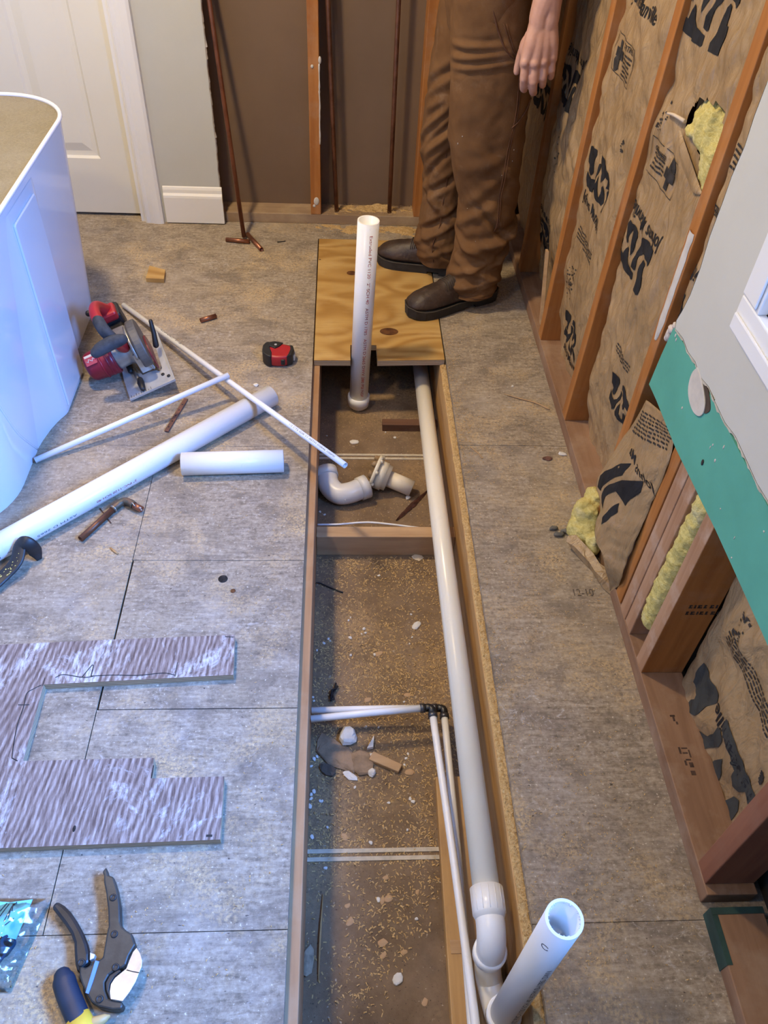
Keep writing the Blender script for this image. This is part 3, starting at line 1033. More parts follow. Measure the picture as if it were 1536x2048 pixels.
# torn batt spilling out onto the floor under the green board
flap = thing('insulation_batt', 'torn brown paper batt slumping off the wall onto the floor under the green board', 'insulation', (.62, 1.25, 0))
Lp = [(1296, 800, .6365), (1272, 838, .634), (1245, 880, .630), (1215, 925, .622), (1192, 965, .612), (1200, 1010, .602), (1190, 1045, .595), (1190, 1080, .590), (1208, 1115, .598)]
Rp = [(1352, 845, .637), (1350, 880, .636), (1338, 930, .635), (1318, 975, .634), (1298, 1020, .633), (1282, 1060, .631), (1268, 1092, .629), (1255, 1122, .627), (1243, 1160, .627)]
Lw = [at(a, b, x=c) for a, b, c in Lp] + [at(1222, 1186, z=.003)]
Rw = [at(a, b, x=c) for a, b, c in Rp] + [at(1238, 1185, z=.004)]
Lc, Rc = catmull(Lw, 5), catmull(Rw, 5)
NF = len(Lc) - 1


def flap_pt(s, t):
    f = t * NF
    i = min(NF - 1, int(f)); fr = f - i
    p = Lc[i].lerp(Lc[i + 1], fr); q = Rc[i].lerp(Rc[i + 1], fr)
    b = p.lerp(q, s)
    b.x += -.016 * math.sin(math.pi * s) * math.sin(math.pi * min(1, t * 1.05)) + .006 * nz(b.y * 19, b.z * 15, 3) + .003 * nz(b.y * 40 + b.z * 30, b.z * 30, 8)
    b.x = min(b.x, .6345)
    b.z = max(b.z, .003)
    return b


m = MB(); m.grid(flap_pt, 30, 60)
sheet = m.build('kraft_facing', M['kraft'], parent=flap)
sol = sheet.modifiers.new('thick', 'SOLIDIFY'); sol.thickness = .0008


def flap_dec(poly_st, nm, mx=.02):
    mm = MB()
    mm.add(*decal(poly_st, [list(range(len(poly_st)))], lambda a, b: flap_pt(a, b) + Vector((-.0016, -.0006, .0004)), mx))
    return mm


mm = MB()
for poly in ([(.04, .40), (.10, .37), (.34, .30), (.50, .28), (.50, .34), (.36, .37), (.14, .47), (.05, .46)],
             [(.14, .50), (.34, .41), (.54, .36), (.80, .33), (.84, .38), (.70, .47), (.66, .42), (.52, .42), (.36, .47), (.20, .55)],
             [(.24, .60), (.40, .53), (.60, .47), (.58, .52), (.46, .56), (.40, .60), (.28, .64)]):
    mm.add(*decal(poly, [list(range(len(poly)))], lambda a, b: flap_pt(a, b) + Vector((-.0018, -.0006, .0006)), .05))
mm.build('printed_logo', M['ink'], parent=flap)
vs, fs = text_mesh('Johns Ma', 1, .012)
xm = max(a for a, b in vs)
mm = MB()
mm.add(*decal(vs, fs, lambda a, b: flap_pt(.98 - .62 * a / xm - .10 * b, .365 - .12 * a / xm - .055 * b) + Vector((-.0018, -.0006, .0006)), .3))
mm.build('printed_text', M['ink'], parent=flap)
mm = MB()
r3 = random.Random(5)
for r in range(7):
    a = .08
    while a < .9:
        l = r3.uniform(.03, .1)
        mm.add(*decal([(a, .05 + r * .018), (a + l, .05 + r * .018 + .004), (a + l, .058 + r * .018 + .004), (a, .058 + r * .018)], [[0, 1, 2, 3]], lambda p, q: flap_pt(min(1, p), q) + Vector((-.0018, -.0004, .0004))))
        a += l + .025
mm.build('fine_print', M['ink2'], parent=flap)
# folded paper tab along the floor
Tt = [at(1136, 1072, z=.030), at(1152, 1070, z=.036), at(1186, 1106, z=.036), at(1200, 1128, z=.034), at(1220, 1140, z=.034), at(1244, 1158, z=.024)]
Tb = [at(1142, 1093, z=.004), at(1160, 1116, z=.004), at(1184, 1141, z=.003), at(1190, 1152, z=.003), at(1206, 1176, z=.003), at(1230, 1196, z=.003)]
m = MB()
n = len(Tt)
Tm = [(a + b) / 2 + Vector((-.010, -.006, .006)) for a, b in zip(Tt, Tb)]
m.add(Tt + Tm + Tb, [(i, i + 1, n + i + 1, n + i) for i in range(n - 1)] + [(n + i, n + i + 1, 2 * n + i + 1, 2 * n + i) for i in range(n - 1)])
tb = m.build('paper_tab', M['kraft'], parent=flap)
tb.modifiers.new('thick', 'SOLIDIFY').thickness = .0012
fl_ = fluff('fibreglass', [(at(1172, 1030, z=.05), (.035, .045, .045)), (at(1165, 1060, z=.03), (.035, .035, .03)), (at(1190, 1005, z=.07), (.03, .04, .04)), (at(1185, 1085, z=.03), (.02, .03, .028)), (at(1150, 1052, z=.02), (.02, .022, .016))], M['fibre'], flap, 9, .014)
m = MB()
for p, r in ((at(1118, 1068, z=.006), (.014, .008, .006)), (at(1108, 1056, z=.005), (.010, .008, .005)), (at(1130, 1062, z=.008), (.012, .006, .005))):
    m.ball(p, r, seg=9, rings=6)
for i, p in enumerate(m.v):
    m.v[i] = p + Vector((nz(p.x * 90, p.y * 90), nz(p.x * 90 + 4, p.y * 90), 0)) * .006
tag(m.build('lint_tuft', m_plain('grey_lint', (.17, .16, .14), .95, 0, .2, 50)), 'grey lint tuft on the floor beside the torn batt', 'lint')

# strip of yellow wool squeezed between the tripled studs and the cut stud
yw = [(at(1405, 1015, x=.640), .020), (at(1398, 1040, x=.640), .022), (at(1388, 1070, x=.638), .022), (at(1372, 1100, x=.636), .020), (at(1355, 1130, x=.636), .019), (at(1340, 1158, x=.634), .019), (at(1325, 1185, x=.634), .019), (at(1312, 1210, x=.634), .018), (at(1303, 1235, x=.636), .016), (at(1298, 1258, x=.638), .012)]
ipts = []
for k in range(46):
    t_ = k / 45 * (len(yw) - 1); i_ = min(len(yw) - 2, int(t_)); p = yw[i_][0].lerp(yw[i_ + 1][0], t_ - i_)
    ipts.append(((p.x + .012 + .004 * nz(k * .5), .9625, p.z), (.021 + .004 * nz(k * .37, 3), .0255, .020)))
fluff('insulation_strip', ipts, M['fibre'], None, 21, .006, 'yellow fibreglass strip stuffed between the tripled studs and the cut stud', 'insulation', pull=(1, .12, 1))

# green moisture board below the grey wall
m = MB()
gp = [(1.252, .6485), (1.258, .640), (1.268, .575), (1.276, .500), (1.223, .501), (1.15, .498), (1.085, .496), (1.01, .500), (.942, .503), (.872, .507), (.75, .509), (.644, .510), (.4, .512), (YN, .512), (YN, .6485)]
m.prism(gp, .6340, .6225, lambda a, b, d: Vector((d, a, b)))
gb = m.build('green_board', M['green'], base=(.63, .9, .5))
tag(gb, 'green moisture board strip left exposed below the grey drywall', 'board')
m = MB()
for i in range(12):
    y, z = rnd.uniform(.72, 1.24), rnd.uniform(.515, .64)
    m.ball((.6223, y, z), (.0008, rnd.uniform(.001, .003), rnd.uniform(.0015, .006)), seg=6, rings=4)
m.build('plaster_fleck', M['smear'], parent=gb)['kind'] = 'stuff'
m = MB()
drop = [(1.118, .656), (1.128, .635), (1.122, .610), (1.103, .596), (1.075, .592), (1.052, .600), (1.043, .615), (1.050, .630), (1.072, .642), (1.098, .652)]
vs = [(.6195, 1.085, .618)] + [(.6208, a, b) for a, b in catmull([(a, b, 0) for a, b in drop + [drop[0]]], 3) for _ in (0,)] if False else None
dc = [(p.x, p.y) for p in catmull([(a, b, 0) for a, b in drop + [drop[0]]], 4)][:-1]
m.prism(dc, .6225, .6195, lambda a, b, d: Vector((d, a, b)))
tag(m.build('compound_patch', M['smear'], bevel=.001), 'white teardrop of dried joint compound on the green board', 'plaster')
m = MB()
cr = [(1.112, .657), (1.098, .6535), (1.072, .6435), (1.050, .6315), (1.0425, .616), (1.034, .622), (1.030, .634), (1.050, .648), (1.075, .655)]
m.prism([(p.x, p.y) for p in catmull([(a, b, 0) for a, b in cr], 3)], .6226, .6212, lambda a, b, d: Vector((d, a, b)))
m.build('gap_shade_sliver', m_plain('painted_gap_shade', (.075, .05, .035), .95, 0, .2, 60), parent=gb)  # raised dark sliver, painting the shade of an open gap in the board
m = MB()
m.ball((.6215, .986, .553), (.001, .004, .006), seg=7, rings=5)
m.build('nail_hole', M['ink2'], parent=gb)
m = MB()
for c, r in (((.628, 1.274, .620), (.008, .010, .016)), ((.625, 1.268, .634), (.006, .012, .008)), ((.627, 1.280, .607), (.005, .006, .007)), ((.628, 1.262, .645), (.006, .010, .007))):
    m.ball(c, r, seg=9, rings=6)
for i, p in enumerate(m.v):
    m.v[i] = p + Vector((0, nz(p.y * 130, p.z * 130), nz(p.y * 130, p.z * 130 + 7))) * .004
tag(m.build('plaster_lump', m_plain('plaster_lump', (.66, .58, .51), .9, 0, .12, 60, .2, .5)), 'pinkish white plaster lump hanging at the top left of the green board', 'plaster')

# paint on the end of the near plate, loose lath behind a stud, torn paper behind the bare stud's foot
m = MB(); m.box((.6328, .4215, .0), (.7245, .4325, .0372)); m.box((.6328, .345, .0), (.6425, .4215, .0368))
struct(m.build('trim_green_plate_end', m_plain('dark_green_paint', (.025, .065, .055), .6, 0, .2, 20), base=(.68, .41, 0)))
m = MB()
a, b = at(1080, 500, x=.664), at(1098, 548, x=.664)
m.prism([(-.009, -.004), (.009, -.004), (.009, .004), (-.009, .004)], 0, 1, lambda p, q, d: Vector((.650 + q, 2.205 + p + .10 * (1 - d), .045 + .20 * (1 - d) - .0)))
tag(m.build('lath_strip', M['fir_x']), 'pale wood lath standing in the wall cavity behind the worker\'s heel', 'lath')
# ------------------------------------------------------------------ pipes and things between the joists


def m_pvc(name, col, rough=.28, dirt=.0):
    t = NT(name)
    P = t.coord((1, 1, 1), 'World')
    c = t.ramp(t.noise(P, 7, 3), [(.3, tuple(a * .965 for a in col)), (.7, col)])
    c = t.mix(t.math('MULTIPLY', t.step(t.noise(t.coord((26, 26, 26), 'World'), 1, 5, .7, 1), .62, .74), .35 + dirt), c, tuple(a * .62 for a in col))
    return t.out(c, rough, 0, .5)


M['pvc'] = m_pvc('white_pvc', (.84, .83, .80))
M['pvc_cream'] = m_pvc('cream_pvc', (.80, .74, .60))
M['pvc_grey'] = m_pvc('greyish_pvc', (.68, .66, .62), .33)
M['pvc_old'] = m_pvc('old_pvc', (.73, .66, .50), .4, .25)
M['pex'] = m_pvc('white_pex', (.82, .82, .82), .35)
M['black_fit'] = m_plain('black_fitting', (.014, .014, .016), .35, 0, .1)
M['crimp'] = m_plain('crimp_ring', (.12, .12, .13), .35, .8, .1, 40)
M['copper'] = m_plain('copper', (.33, .135, .075), .38, .75, .14, 22, .5, .04)
M['copper_old'] = m_plain('tarnished_copper', (.20, .085, .045), .45, .55, .2, 24, .5, .08)
M['patina'] = m_plain('soldered_patina', (.055, .075, .055), .5, .4, .3, 40, .5, .2, (.22, .11, .06))
M['redprint'] = m_plain('red_print', (.50, .035, .03), .7, 0, .3, 90)
M['greyprint'] = m_plain('grey_print', (.13, .13, .15), .7, 0, .25, 90)


def arc(c, a0, a1, r, u, v, n=10):
    c, u, v = Vector(c), Vector(u), Vector(v)
    return [c + u * (r * math.cos(a0 + (a1 - a0) * i / n)) + v * (r * math.sin(a0 + (a1 - a0) * i / n)) for i in range(n + 1)]


def pipe_text(body, base, axis, side, r, size, mat, parent, start=0.0, name='printed_text', stretch=1.0, gap=.0006, width=None):
    """Lettering wrapped on a pipe: runs from base along axis, letters' tops turned towards (axis x side)."""
    axis = Vector(axis).normalized(); side = Vector(side); side = (side - side.dot(axis) * axis).normalized()
    up = side.cross(axis)
    vs, fs = text_mesh(body, size)
    k = stretch if width is None else width / max(a for a, b in vs)
    m = MB()
    m.add(*decal(vs, fs, lambda a, b: Vector(base) + axis * (start + a * k) + side * ((r + gap) * math.cos((b - size * .35) / r)) + up * ((r + gap) * math.sin((b - size * .35) / r)), size * .5 if size > .012 else None))
    return m.build(name, mat, parent)


# plywood patch the worker stands on, notched round the riser
ply = MB()
pp = [(-.078, 2.043), (.0345, 2.045), (.0345, 2.128), (.117, 2.130), (.118, 2.046), (.3285, 2.057), (.3285, 2.8195), (-.078, 2.8195)]
ply.prism(pp, -.0185, .0015, lambda a, b, d: Vector((a, b, d)), 1)
for i, q in enumerate(ply.f):
    if len(q) == 8:
        ply.mi[i] = 0
p = ply.build('plywood_patch', [M['ply'], M['edge']])
tag(p, 'fresh yellow plywood patch with dark knots, under the boots and notched for the riser', 'plywood')
kn = m_plain('dark_knot', (.15, .062, .022), .6, 0, .25, 60, .3, 0, (.06, .022, .01))
for (px, py, rx, ry) in ((778, 664, .030, .021), (703, 547, .017, .015), (640, 520, .004, .003)):
    c = at(px, py)
    m = MB(); n = 22
    m.add([(c.x, c.y, .0021)] + [(c.x + rx * math.cos(2 * math.pi * i / n) * (1 + .1 * nz(i, px)), c.y + ry * math.sin(2 * math.pi * i / n) * (1 + .1 * nz(i, py)), .0019) for i in range(n)], [(0, 1 + i, 1 + (i + 1) % n) for i in range(n)])
    m.build('knot', kn, p)

# rear riser standing through the notch
R2, R2I = .0302, .0262
rr = thing('pvc_riser', 'tall white pipe with red print standing up through the notched plywood', 'pipe', (.066, 2.072, Z0))
B0, B1 = Vector((.0635, 2.072, -.165)), Vector((.0775, 2.072, .4425))
ax = (B1 - B0).normalized()
m = MB(); m.pipe([B0, B1], R2, R2I, 32); m.build('pipe', M['pvc'], rr)
m = MB()
m.lathe([(.012, R2 + .0005), (.012, R2 + .0055), (-.012, R2 + .0052), (-.0125, R2 + .0045), (-.024, R2 + .0038)], B0, ax, 32)
pts = [B0 - ax * .024] + arc(B0 - ax * .024 + Vector((0, .043, 0)), math.pi, 1.5 * math.pi, .043 * .0 + .0365, (0, 1, 0), (0, 0, 1), 6)[1:0]
m.tube([B0 - ax * .0005, B0 - ax * .010, B0 - ax * .018 + Vector((0, .003, 0)), B0 - ax * .025 + Vector((0, .012, 0)), B0 - ax * .027 + Vector((0, .03, 0)), B0 - ax * .005 + Vector((0, .075, 0))], [R2 + .004, R2 + .0035, R2 + .001, R2 - .004, R2 - .016, R2 - .016], 24)
m.lathe([(-.028, R2 - .012), (-.034, R2 - .02), (-.0365, .001)], B0, ax, 24)
m.build('elbow_fitting', M['pvc'], rr)
side = Vector((.30, -1, 0))
pipe_text('Extruded PVC 1120   2" SCH 40   ASTM D 1785   ASTM D 2665 DWV 280 PSI NSF', B1 - ax * .030, -ax, side, R2, .0125, M['redprint'], rr, 0, 'red_print', 1, .0006, .55)

# long drain, its trap bend and the near riser
R1, R1I = .0243, .0205
dr = thing('pvc_drain_line', 'long cream drain pipe lying along the right joist, ending in an upright open riser', 'pipe', (.283, .4, Z0))
far, near = Vector((.272, 2.78, -.158)), Vector((.267, .462, -.0335))
m = MB(); m.pipe([far, near], R1, R1I, 32); m.build('long_pipe', M['pvc_cream'], dr)
d = (near - far).normalized()
m = MB()
m.lathe([(-.034, R1 + .001), (-.034, R1 + .0052), (.010, R1 + .0052), (.0115, R1 + .0042), (.019, R1 + .0012), (.0195, R1)], near, d, 32)
for k in range(10):
    a = -.9 + k * .42
    c = near + Vector((0, 0, R1 + .005)) * math.cos(a) + Vector((R1 + .005, 0, 0)) * math.sin(a)
    m.tube([c - d * .033, c + d * .008], .0008, 5)
el = [near + d * .015, near + d * .030 + Vector((0, 0, -.001)), near + d * .045 + Vector((0, 0, -.008)), near + d * .056 + Vector((0, 0, -.021)), near + d * .060 + Vector((0, 0, -.036)), near + d * .060 + Vector((0, 0, -.056))]
el = catmull(el, 5)
m.tube(el, R1 + .0012, 28)
m.lathe([(0, R1 + .001), (0, R1 + .0052), (.022, R1 + .0050), (.024, R1 + .001)], el[-1] + Vector((0, 0, .022)), (0, 0, -1), 28)
m.build('elbow_fitting', M['pvc'], dr)
q0 = el[-1] + Vector((0, 0, .004))
rb, rt = Vector((.2835, .314, -.105)), Vector((.2835, .314, .395))
trap = catmull([q0, q0 + Vector((.001, -.006, -.030)), (.2735, .378, -.151), (.279, .345, -.155), (.2830, .320, -.148), (.2835, .314, -.125), rb], 6)
m = MB(); m.tube(trap, R1 - .0004, 26); m.build('trap_bend', M['pvc_cream'], dr)
m = MB()
m.lathe([(-.018, R1), (-.017, R1 + .0048), (.012, R1 + .0052), (.0125, R1 + .003), (.0125, R1)], rb, (0, 0, 1), 30)
m.build('hub', M['pvc'], dr)
m = MB(); m.pipe([rb, rt], R1, R1I, 36)
for q, k in zip(m.f, range(len(m.f))):
    pass
m.build('riser_pipe', M['pvc_grey'], dr)
m = MB()                                                    # burr of shavings round the saw-cut rim
rz = random.Random(2)
for k in range(44):
    a = rz.uniform(0, 6.283); r = rz.uniform(R1I - .0004, R1I + .0006)
    c = rt + Vector((r * math.cos(a), r * math.sin(a), -.001))
    m.tube([c, c + Vector((-.0016 * math.cos(a), -.0016 * math.sin(a), rz.uniform(-.004, .001)))], .0005, 4)
m.build('saw_burr', M['pvc'], dr)
pipe_text('CHARLOTTE 1-1/2" PVC-1120 SCH 40 ASTM D-1785 DWV'.replace('CHARLOTTE ', ''), rb + Vector((0, 0, .035)), (0, 0, 1), (.15, -.99, 0), R1, .0125, M['greyprint'], dr, 0, 'grey_print', 1, .0005, .33)
vs_ = [(.0055 * math.cos(a * .5 + .6), .0055 * math.sin(a * .5 + .6)) for a in range(12)]
m = MB()
for i in range(10):
    pass
m.tube([rt + Vector((R1 * math.cos(t0), R1 * math.sin(t0), z)) for t0, z in [(-2.36 + .22 * math.cos(a * .5 + .8) * 1.0, -.055 + .006 * math.sin(a * .5 + .8)) for a in range(11)]], .0007, 5)
m.build('stamped_mark', M['greyprint'], dr)

# PEX supply lines with black crimped elbows


def crimp(m, c, d):
    d = Vector(d).normalized()
    m.lathe([(-.005, .0082), (-.005, .0106), (.005, .0106), (.005, .0082)], c, d, 18)


def pex_line(label, a, corner, b):
    a, corner, b = Vector(a), Vector(corner), Vector(b)
    root = thing('pex_line', label, 'pipe', (corner.x, corner.y, Z0))
    d1, d2 = (corner - a).normalized(), (b - corner).normalized()
    m = MB(); m.tube([a, a.lerp(corner, .5) + Vector((0, 0, .002)), corner - d1 * .014], .0080, 16); m.build('pex_pipe', M['pex'], root)
    pts = [corner + d2 * .014] + [corner.lerp(b, t) + Vector((.004 * math.sin(t * 5.5), 0, 0)) for t in (.25, .5, .75)] + [b]
    m = MB(); m.tube(catmull(pts, 6), .0080, 16); m.build('pex_pipe', M['pex'], root)
    m = MB()
    m.tube([corner - d1 * .018, corner - d1 * .006, corner - d1 * .002 + d2 * .002, corner + d2 * .006, corner + d2 * .018], .0088, 16)
    m.build('elbow_fitting', M['black_fit'], root)
    for c, dd in ((corner - d1 * .021, d1), (corner + d2 * .021, d2)):
        m = MB(); crimp(m, c, dd); m.build('crimp_ring', M['crimp'], root)
    return root


pex_line('white supply tube with a black elbow, crossing higher and turning along the trench in front', (-.0585, .883, -.118), (.2085, .909, -.118), (.2670, YN + .9, -.090))
pex_line('white supply tube behind the other, its black elbow tucked against the drain', (-.0585, .922, -.150), (.2400, .925, -.150), (.2160, YN + .9, -.142))

# timber and odds in the trench
m = MB(); m.box((-.0595, 1.428, Z0), (.3145, 1.466, -.128))
tag(m.build('blocking', M['fir_x'], bevel=.002), 'pale wood blocking nailed across between the joists', 'wood block')
m = MB(); m.prism([(.2115, .775), (.300, .775), (.290, -.6), (.185, -.6)], Z0, -.176, lambda a, b, d: Vector((a, b, d)))
tag(m.build('floor_plank', M['fir_y'], bevel=.002), 'orange fir plank lying under the supply tubes beside the drain', 'plank')
m = MB(); m.box((.212, .428, -.1765), (.262, .452, -.1745))
tag(m.build('wood_shim', M['fir_x'], bevel=.004), 'small pale wood shim on the orange plank under the supply tubes', 'wood shim')
m = MB(); m.tube(catmull([(-.058, 1.497, -.155), (.0, 1.494, -.150), (.08, 1.498, -.146), (.16, 1.492, -.150), (.238, 1.487, -.158), (.313, 1.488, -.160)], 6), .0028, 8)
tag(m.build('white_cable', M['pex']), 'thin white cable strung across behind the wood blocking', 'cable')
m = MB(); m.box((.138, 1.952, Z0), (.3145, 1.982, -.176))
tag(m.build('batten', m_wood('dark_batten', (.09, .04, .024), (.20, .10, .055), 'x', 1, (.33, .25, .17), .4), bevel=.002), 'dark brown batten on the trench floor near the standing riser', 'batten')
m = MB()
a, b = at(792, 1041, z=Z0 + .002), at(858, 978, z=Z0 + .002)
u = (b - a).normalized(); w = Vector((-u.y, u.x, 0))
n = 14
vs = []
for i in range(n + 1):
    t = i / n; c = a.lerp(b, t); h = .009 * math.sin(math.pi * (t * .9 + .08)) * (1 + .4 * nz(t * 9, 2))
    vs += [c - w * h, c + w * h * .8, c + Vector((0, 0, .004 + .002 * nz(t * 7)))]
m.add(vs, [q for i in range(n) for q in ((i * 3, i * 3 + 3, i * 3 + 5, i * 3 + 2), (i * 3 + 2, i * 3 + 5, i * 3 + 4, i * 3 + 1), (i * 3 + 1, i * 3 + 4, i * 3 + 3, i * 3))])
tag(m.build('torn_paper_sliver', m_plain('red_brown_sliver', (.085, .030, .018), .8, 0, .3, 60, .3, .4)), 'red-brown torn paper line, made as a sliver lying slantwise behind the blocking', 'splinter')  # torn paper line on the lower board, made up as a raised sliver

# loose elbow
le = thing('pvc_elbow', 'loose grey-white elbow fitting under the end of the thin pipe', 'pipe fitting', (.02, 1.68, Z0))
e0, e1, e2 = at(664, 966, z=-.165), at(690, 992, z=-.168), at(722, 974, z=-.165)
path = catmull([at(653, 952, z=-.158), at(659, 972, z=-.166), at(676, 987, z=-.170), at(698, 986, z=-.168), at(722, 977, z=-.165)], 6)
m = MB(); m.tube(path, .0310, 30, False)
for i in (0, -1):
    c = path[i]; dd = (path[i] - path[1 if i == 0 else -2]).normalized()
    m.lathe([(-.006, .0312), (-.006, .0345), (.020, .0350), (.020, .0302), (-.006, .0302)], c, dd, 30)
    m.f.pop(); m.sm.pop(); m.mi.pop(); m.f.pop(); m.sm.pop(); m.mi.pop()
m.build('body', M['pvc_grey'], le)
m = MB(); dd = (path[0] - path[1]).normalized()
m.ball(path[16] + Vector((0, -.030, .004)), (.003, .002, .003), seg=8, rings=6); m.build('mould_gate', M['pvc_grey'], le)

# old closet flange with stub
cf = thing('pipe_flange', 'yellowed flange fitting with a slotted ring and short stub, on the trench floor', 'pipe fitting', (.14, 1.70, Z0))
fa, fb = at(750, 946, z=-.152), at(824, 977, z=-.178)
d = (fb - fa).normalized()
m = MB(); m.lathe([(-.004, .040), (-.004, .0545), (.006, .0545), (.0065, .043), (.004, .041)], fa, d, 36)
for k in range(8):
    a = 2 * math.pi * k / 8
    u = d.orthogonal().normalized(); w = d.cross(u)
    m.ball(fa + u * (.050 * math.cos(a)) + w * (.050 * math.sin(a)) + d * .006, (.006, .006, .006), seg=8, rings=5)
m.build('flange_ring', M['pvc_old'], cf)
m = MB(); m.lathe([(.004, .043), (.030, .0425), (.031, .0385), (.043, .038), (.0435, .031)], fa, d, 34); m.build('hub', M['pvc_old'], cf)
m = MB(); m.pipe([fa + d * .040, fb], .0245, .0215, 28); m.build('stub_pipe', m_pvc('stained_pvc', (.74, .64, .47), .45, .35), cf)
m = MB()
for k in range(7):
    a = 2 * math.pi * k / 7
    u = d.orthogonal().normalized(); w = d.cross(u)
    m.ball(fa - d * .008 + u * (.040 * math.cos(a)) + w * (.040 * math.sin(a)), (.013, .013, .011), seg=9, rings=6)
for i, p in enumerate(m.v):
    m.v[i] = p + Vector((nz(p.x * 90, p.z * 90), nz(p.y * 90, p.z * 90, 4), nz(p.x * 80, p.y * 80, 8))) * .006
wx = m.build('wax_remains', m_plain('brown_wax', (.34, .22, .11), .7, 0, .25, 50, .4, .5), cf)
r_ = wx.modifiers.new('fuse', 'REMESH'); r_.mode = 'VOXEL'; r_.voxel_size = .003; r_.use_smooth_shade = True

# copper in the back wall
for x0, x1, y, lb in ((-.0130, -.0445, 2.972, 'left'), (.1905, .1860, 2.972, 'right')):
    m = MB(); m.tube([(x0, y, .037), (x0 + (x1 - x0) * .5, y, .40), (x0 + (x1 - x0) * 3.0, y, 2.38)], .0080 if lb == 'left' else .0080, 16)
    lab = 'thin copper pipe rising from the back plate just right of the plaster-spattered stud' if lb == 'left' else 'thin copper pipe rising from the sawdust-covered end of the back plate, nearest the worker'
    tag(m.build('copper_pipe', M['copper_old']), lab, 'pipe')
m = MB(); A = at(488, 474, z=.008); Bq = at(418, 0, y=2.955); D = (Bq - A)
m.pipe([A, A + D * 2.2], .0080, .0068, 16)
tag(m.build('copper_pipe', M['copper']), 'bright copper pipe leaning on the wall beside the torn drywall edge', 'pipe')
m = MB(); m.pipe([at(452, 479, z=.0085), at(499, 483, z=.0085)], .0080, .0066, 16)
tag(m.build('copper_offcut', M['copper']), 'copper offcut lying level at the foot of the leaning pipe', 'pipe offcut')
m = MB(); m.pipe([at(495, 468, z=.0085), at(523, 499, z=.0085)], .0080, .0066, 16)
tag(m.build('copper_offcut', M['copper']), 'copper offcut pointing towards the plywood patch, at the foot of the leaning pipe', 'pipe offcut')
m = MB(); m.pipe([at(401, 641, z=.008), at(432, 632, z=.008)], .0080, .0064, 16)
tag(m.build('copper_offcut', M['copper']), 'short copper offcut alone on the floor right of the circular saw', 'pipe offcut')

# copper elbow assembly on the floor
ce = thing('copper_elbow', 'tarnished copper pipe with a green soldered elbow, below the big white pipe', 'pipe fitting', (-.55, 1.41, 0))
a, b = at(161, 1078, z=.009), at(228, 1017, z=.010)
m = MB(); m.pipe([a, b], .0080, .0064, 18); m.build('pipe', M['copper_old'], ce)
c1, c2 = at(236, 1009, z=.011), at(252, 1001, z=.016)
pth = catmull([b - (b - a).normalized() * .006, at(237, 1009, z=.011), at(249, 1002, z=.014), at(262, 1006, z=.016), at(268, 1011, z=.016)], 5)
m = MB(); m.tube(pth, .0094, 18); m.build('elbow', M['patina'], ce)
m = MB(); m.pipe([pth[-1], at(284, 1019, z=.013)], .0082, .0064, 18); m.build('stub', M['copper'], ce)
for i, c in ((2, pth[1]), (8, pth[-1])):
    m = MB(); m.lathe([(-.0015, .0094), (-.001, .0101), (.001, .0101), (.0015, .0094)], c, pth[i] - pth[i - 1] if i > 2 else b - a, 18)
    m.build('solder_ring', M.setdefault('solder', m_plain('solder', (.5, .48, .44), .35, .9, .1)), ce)
m = MB(); m.tube([at(200, 1017, z=.002), at(222, 1046, z=.002)], .0014, 6)
tag(m.build('rusty_nail', m_plain('rust', (.13, .055, .035), .7, .3, .2, 60)), 'thin rusty nail lying under the tarnished copper pipe', 'nail')

# white pipes on the floor
bp = thing('pvc_pipe', 'big long white pipe lying from the left edge to the thin crossing pipe', 'pipe', (-.5, 1.55, 0))
P0, P1 = at(543, 791, z=.0305), at(200, 981, z=.0305)
D = (P1 - P0).normalized()
m = MB(); m.pipe([P0, P0 + D * 1.15], R2, R2I, 34); m.build('pipe', M['pvc'], bp)
E0 = at(235, 975, z=.03)
pipe_text('2" PVC-1120 SCH 40', P0 + D * ((E0 - P0).dot(D) - .05), D, (.7, -.7, .0), R2, .009, M['redprint'], bp, 0, 'red_print', 1, .0005, .115)
pipe_text('ASTM D 2665   NSF-pw   DWV   ASTM D 1785', P0 + D * ((E0 - P0).dot(D) + .12), D, (.7, -.7, -.1), R2, .009, M['greyprint'], bp, 0, 'black_print', 1, .0005, .36)
m = MB()
m.pipe([at(364, 928, z=.0305), at(567, 922, z=.0305)], R2, R2I, 34)
tag(m.build('pvc_pipe', M['pvc']), 'short white pipe cut lying level below the big long pipe', 'pipe')
t2 = thing('thin_pipe', 'thin white pipe with black print, from behind the saw across to the loose elbow', 'pipe', (-.3, 1.85, 0))
a = at(247, 610, z=.009)
s1, s2 = at(511, 801, z=.075), at(679, 944, z=.098)
D2 = (s1 - a).normalized()
m = MB(); m.pipe([a, s1, s1 + D2 * ((s2 - s1).length)], .0080, .0062, 16); m.build('pipe', M['pex'], t2)
T0 = at(378, 708, z=.035)
pipe_text('CPVC 1/2"', a + D2 * ((T0 - a).dot(D2) - .16), D2, (.45, -.2, .8), .0080, .0080, M['ink'], t2, 0, 'black_print', 1, .0004, .13)
T1 = at(600, 872, z=.07)
pipe_text('1/2 CTS SDR 11 ASTM D2846 100PSI', a + D2 * ((T1 - a).dot(D2) - .03), D2, (-.1, -.4, .8), .0080, .0058, M['greyprint'], t2, 0, 'grey_print', 1, .0004, .19)
zc = (a + D2 * ((at(443, 758, z=.055) - a).dot(D2))).z
e = at(457, 750, z=zc + .0195)
st = at(70, 921, z=.009)
m = MB(); m.pipe([st, e], .0080, .0062, 16)
tag(m.build('thin_pipe', M['pex']), 'plain thin white pipe from the tub foot, its tip resting on the other thin pipe', 'pipe')
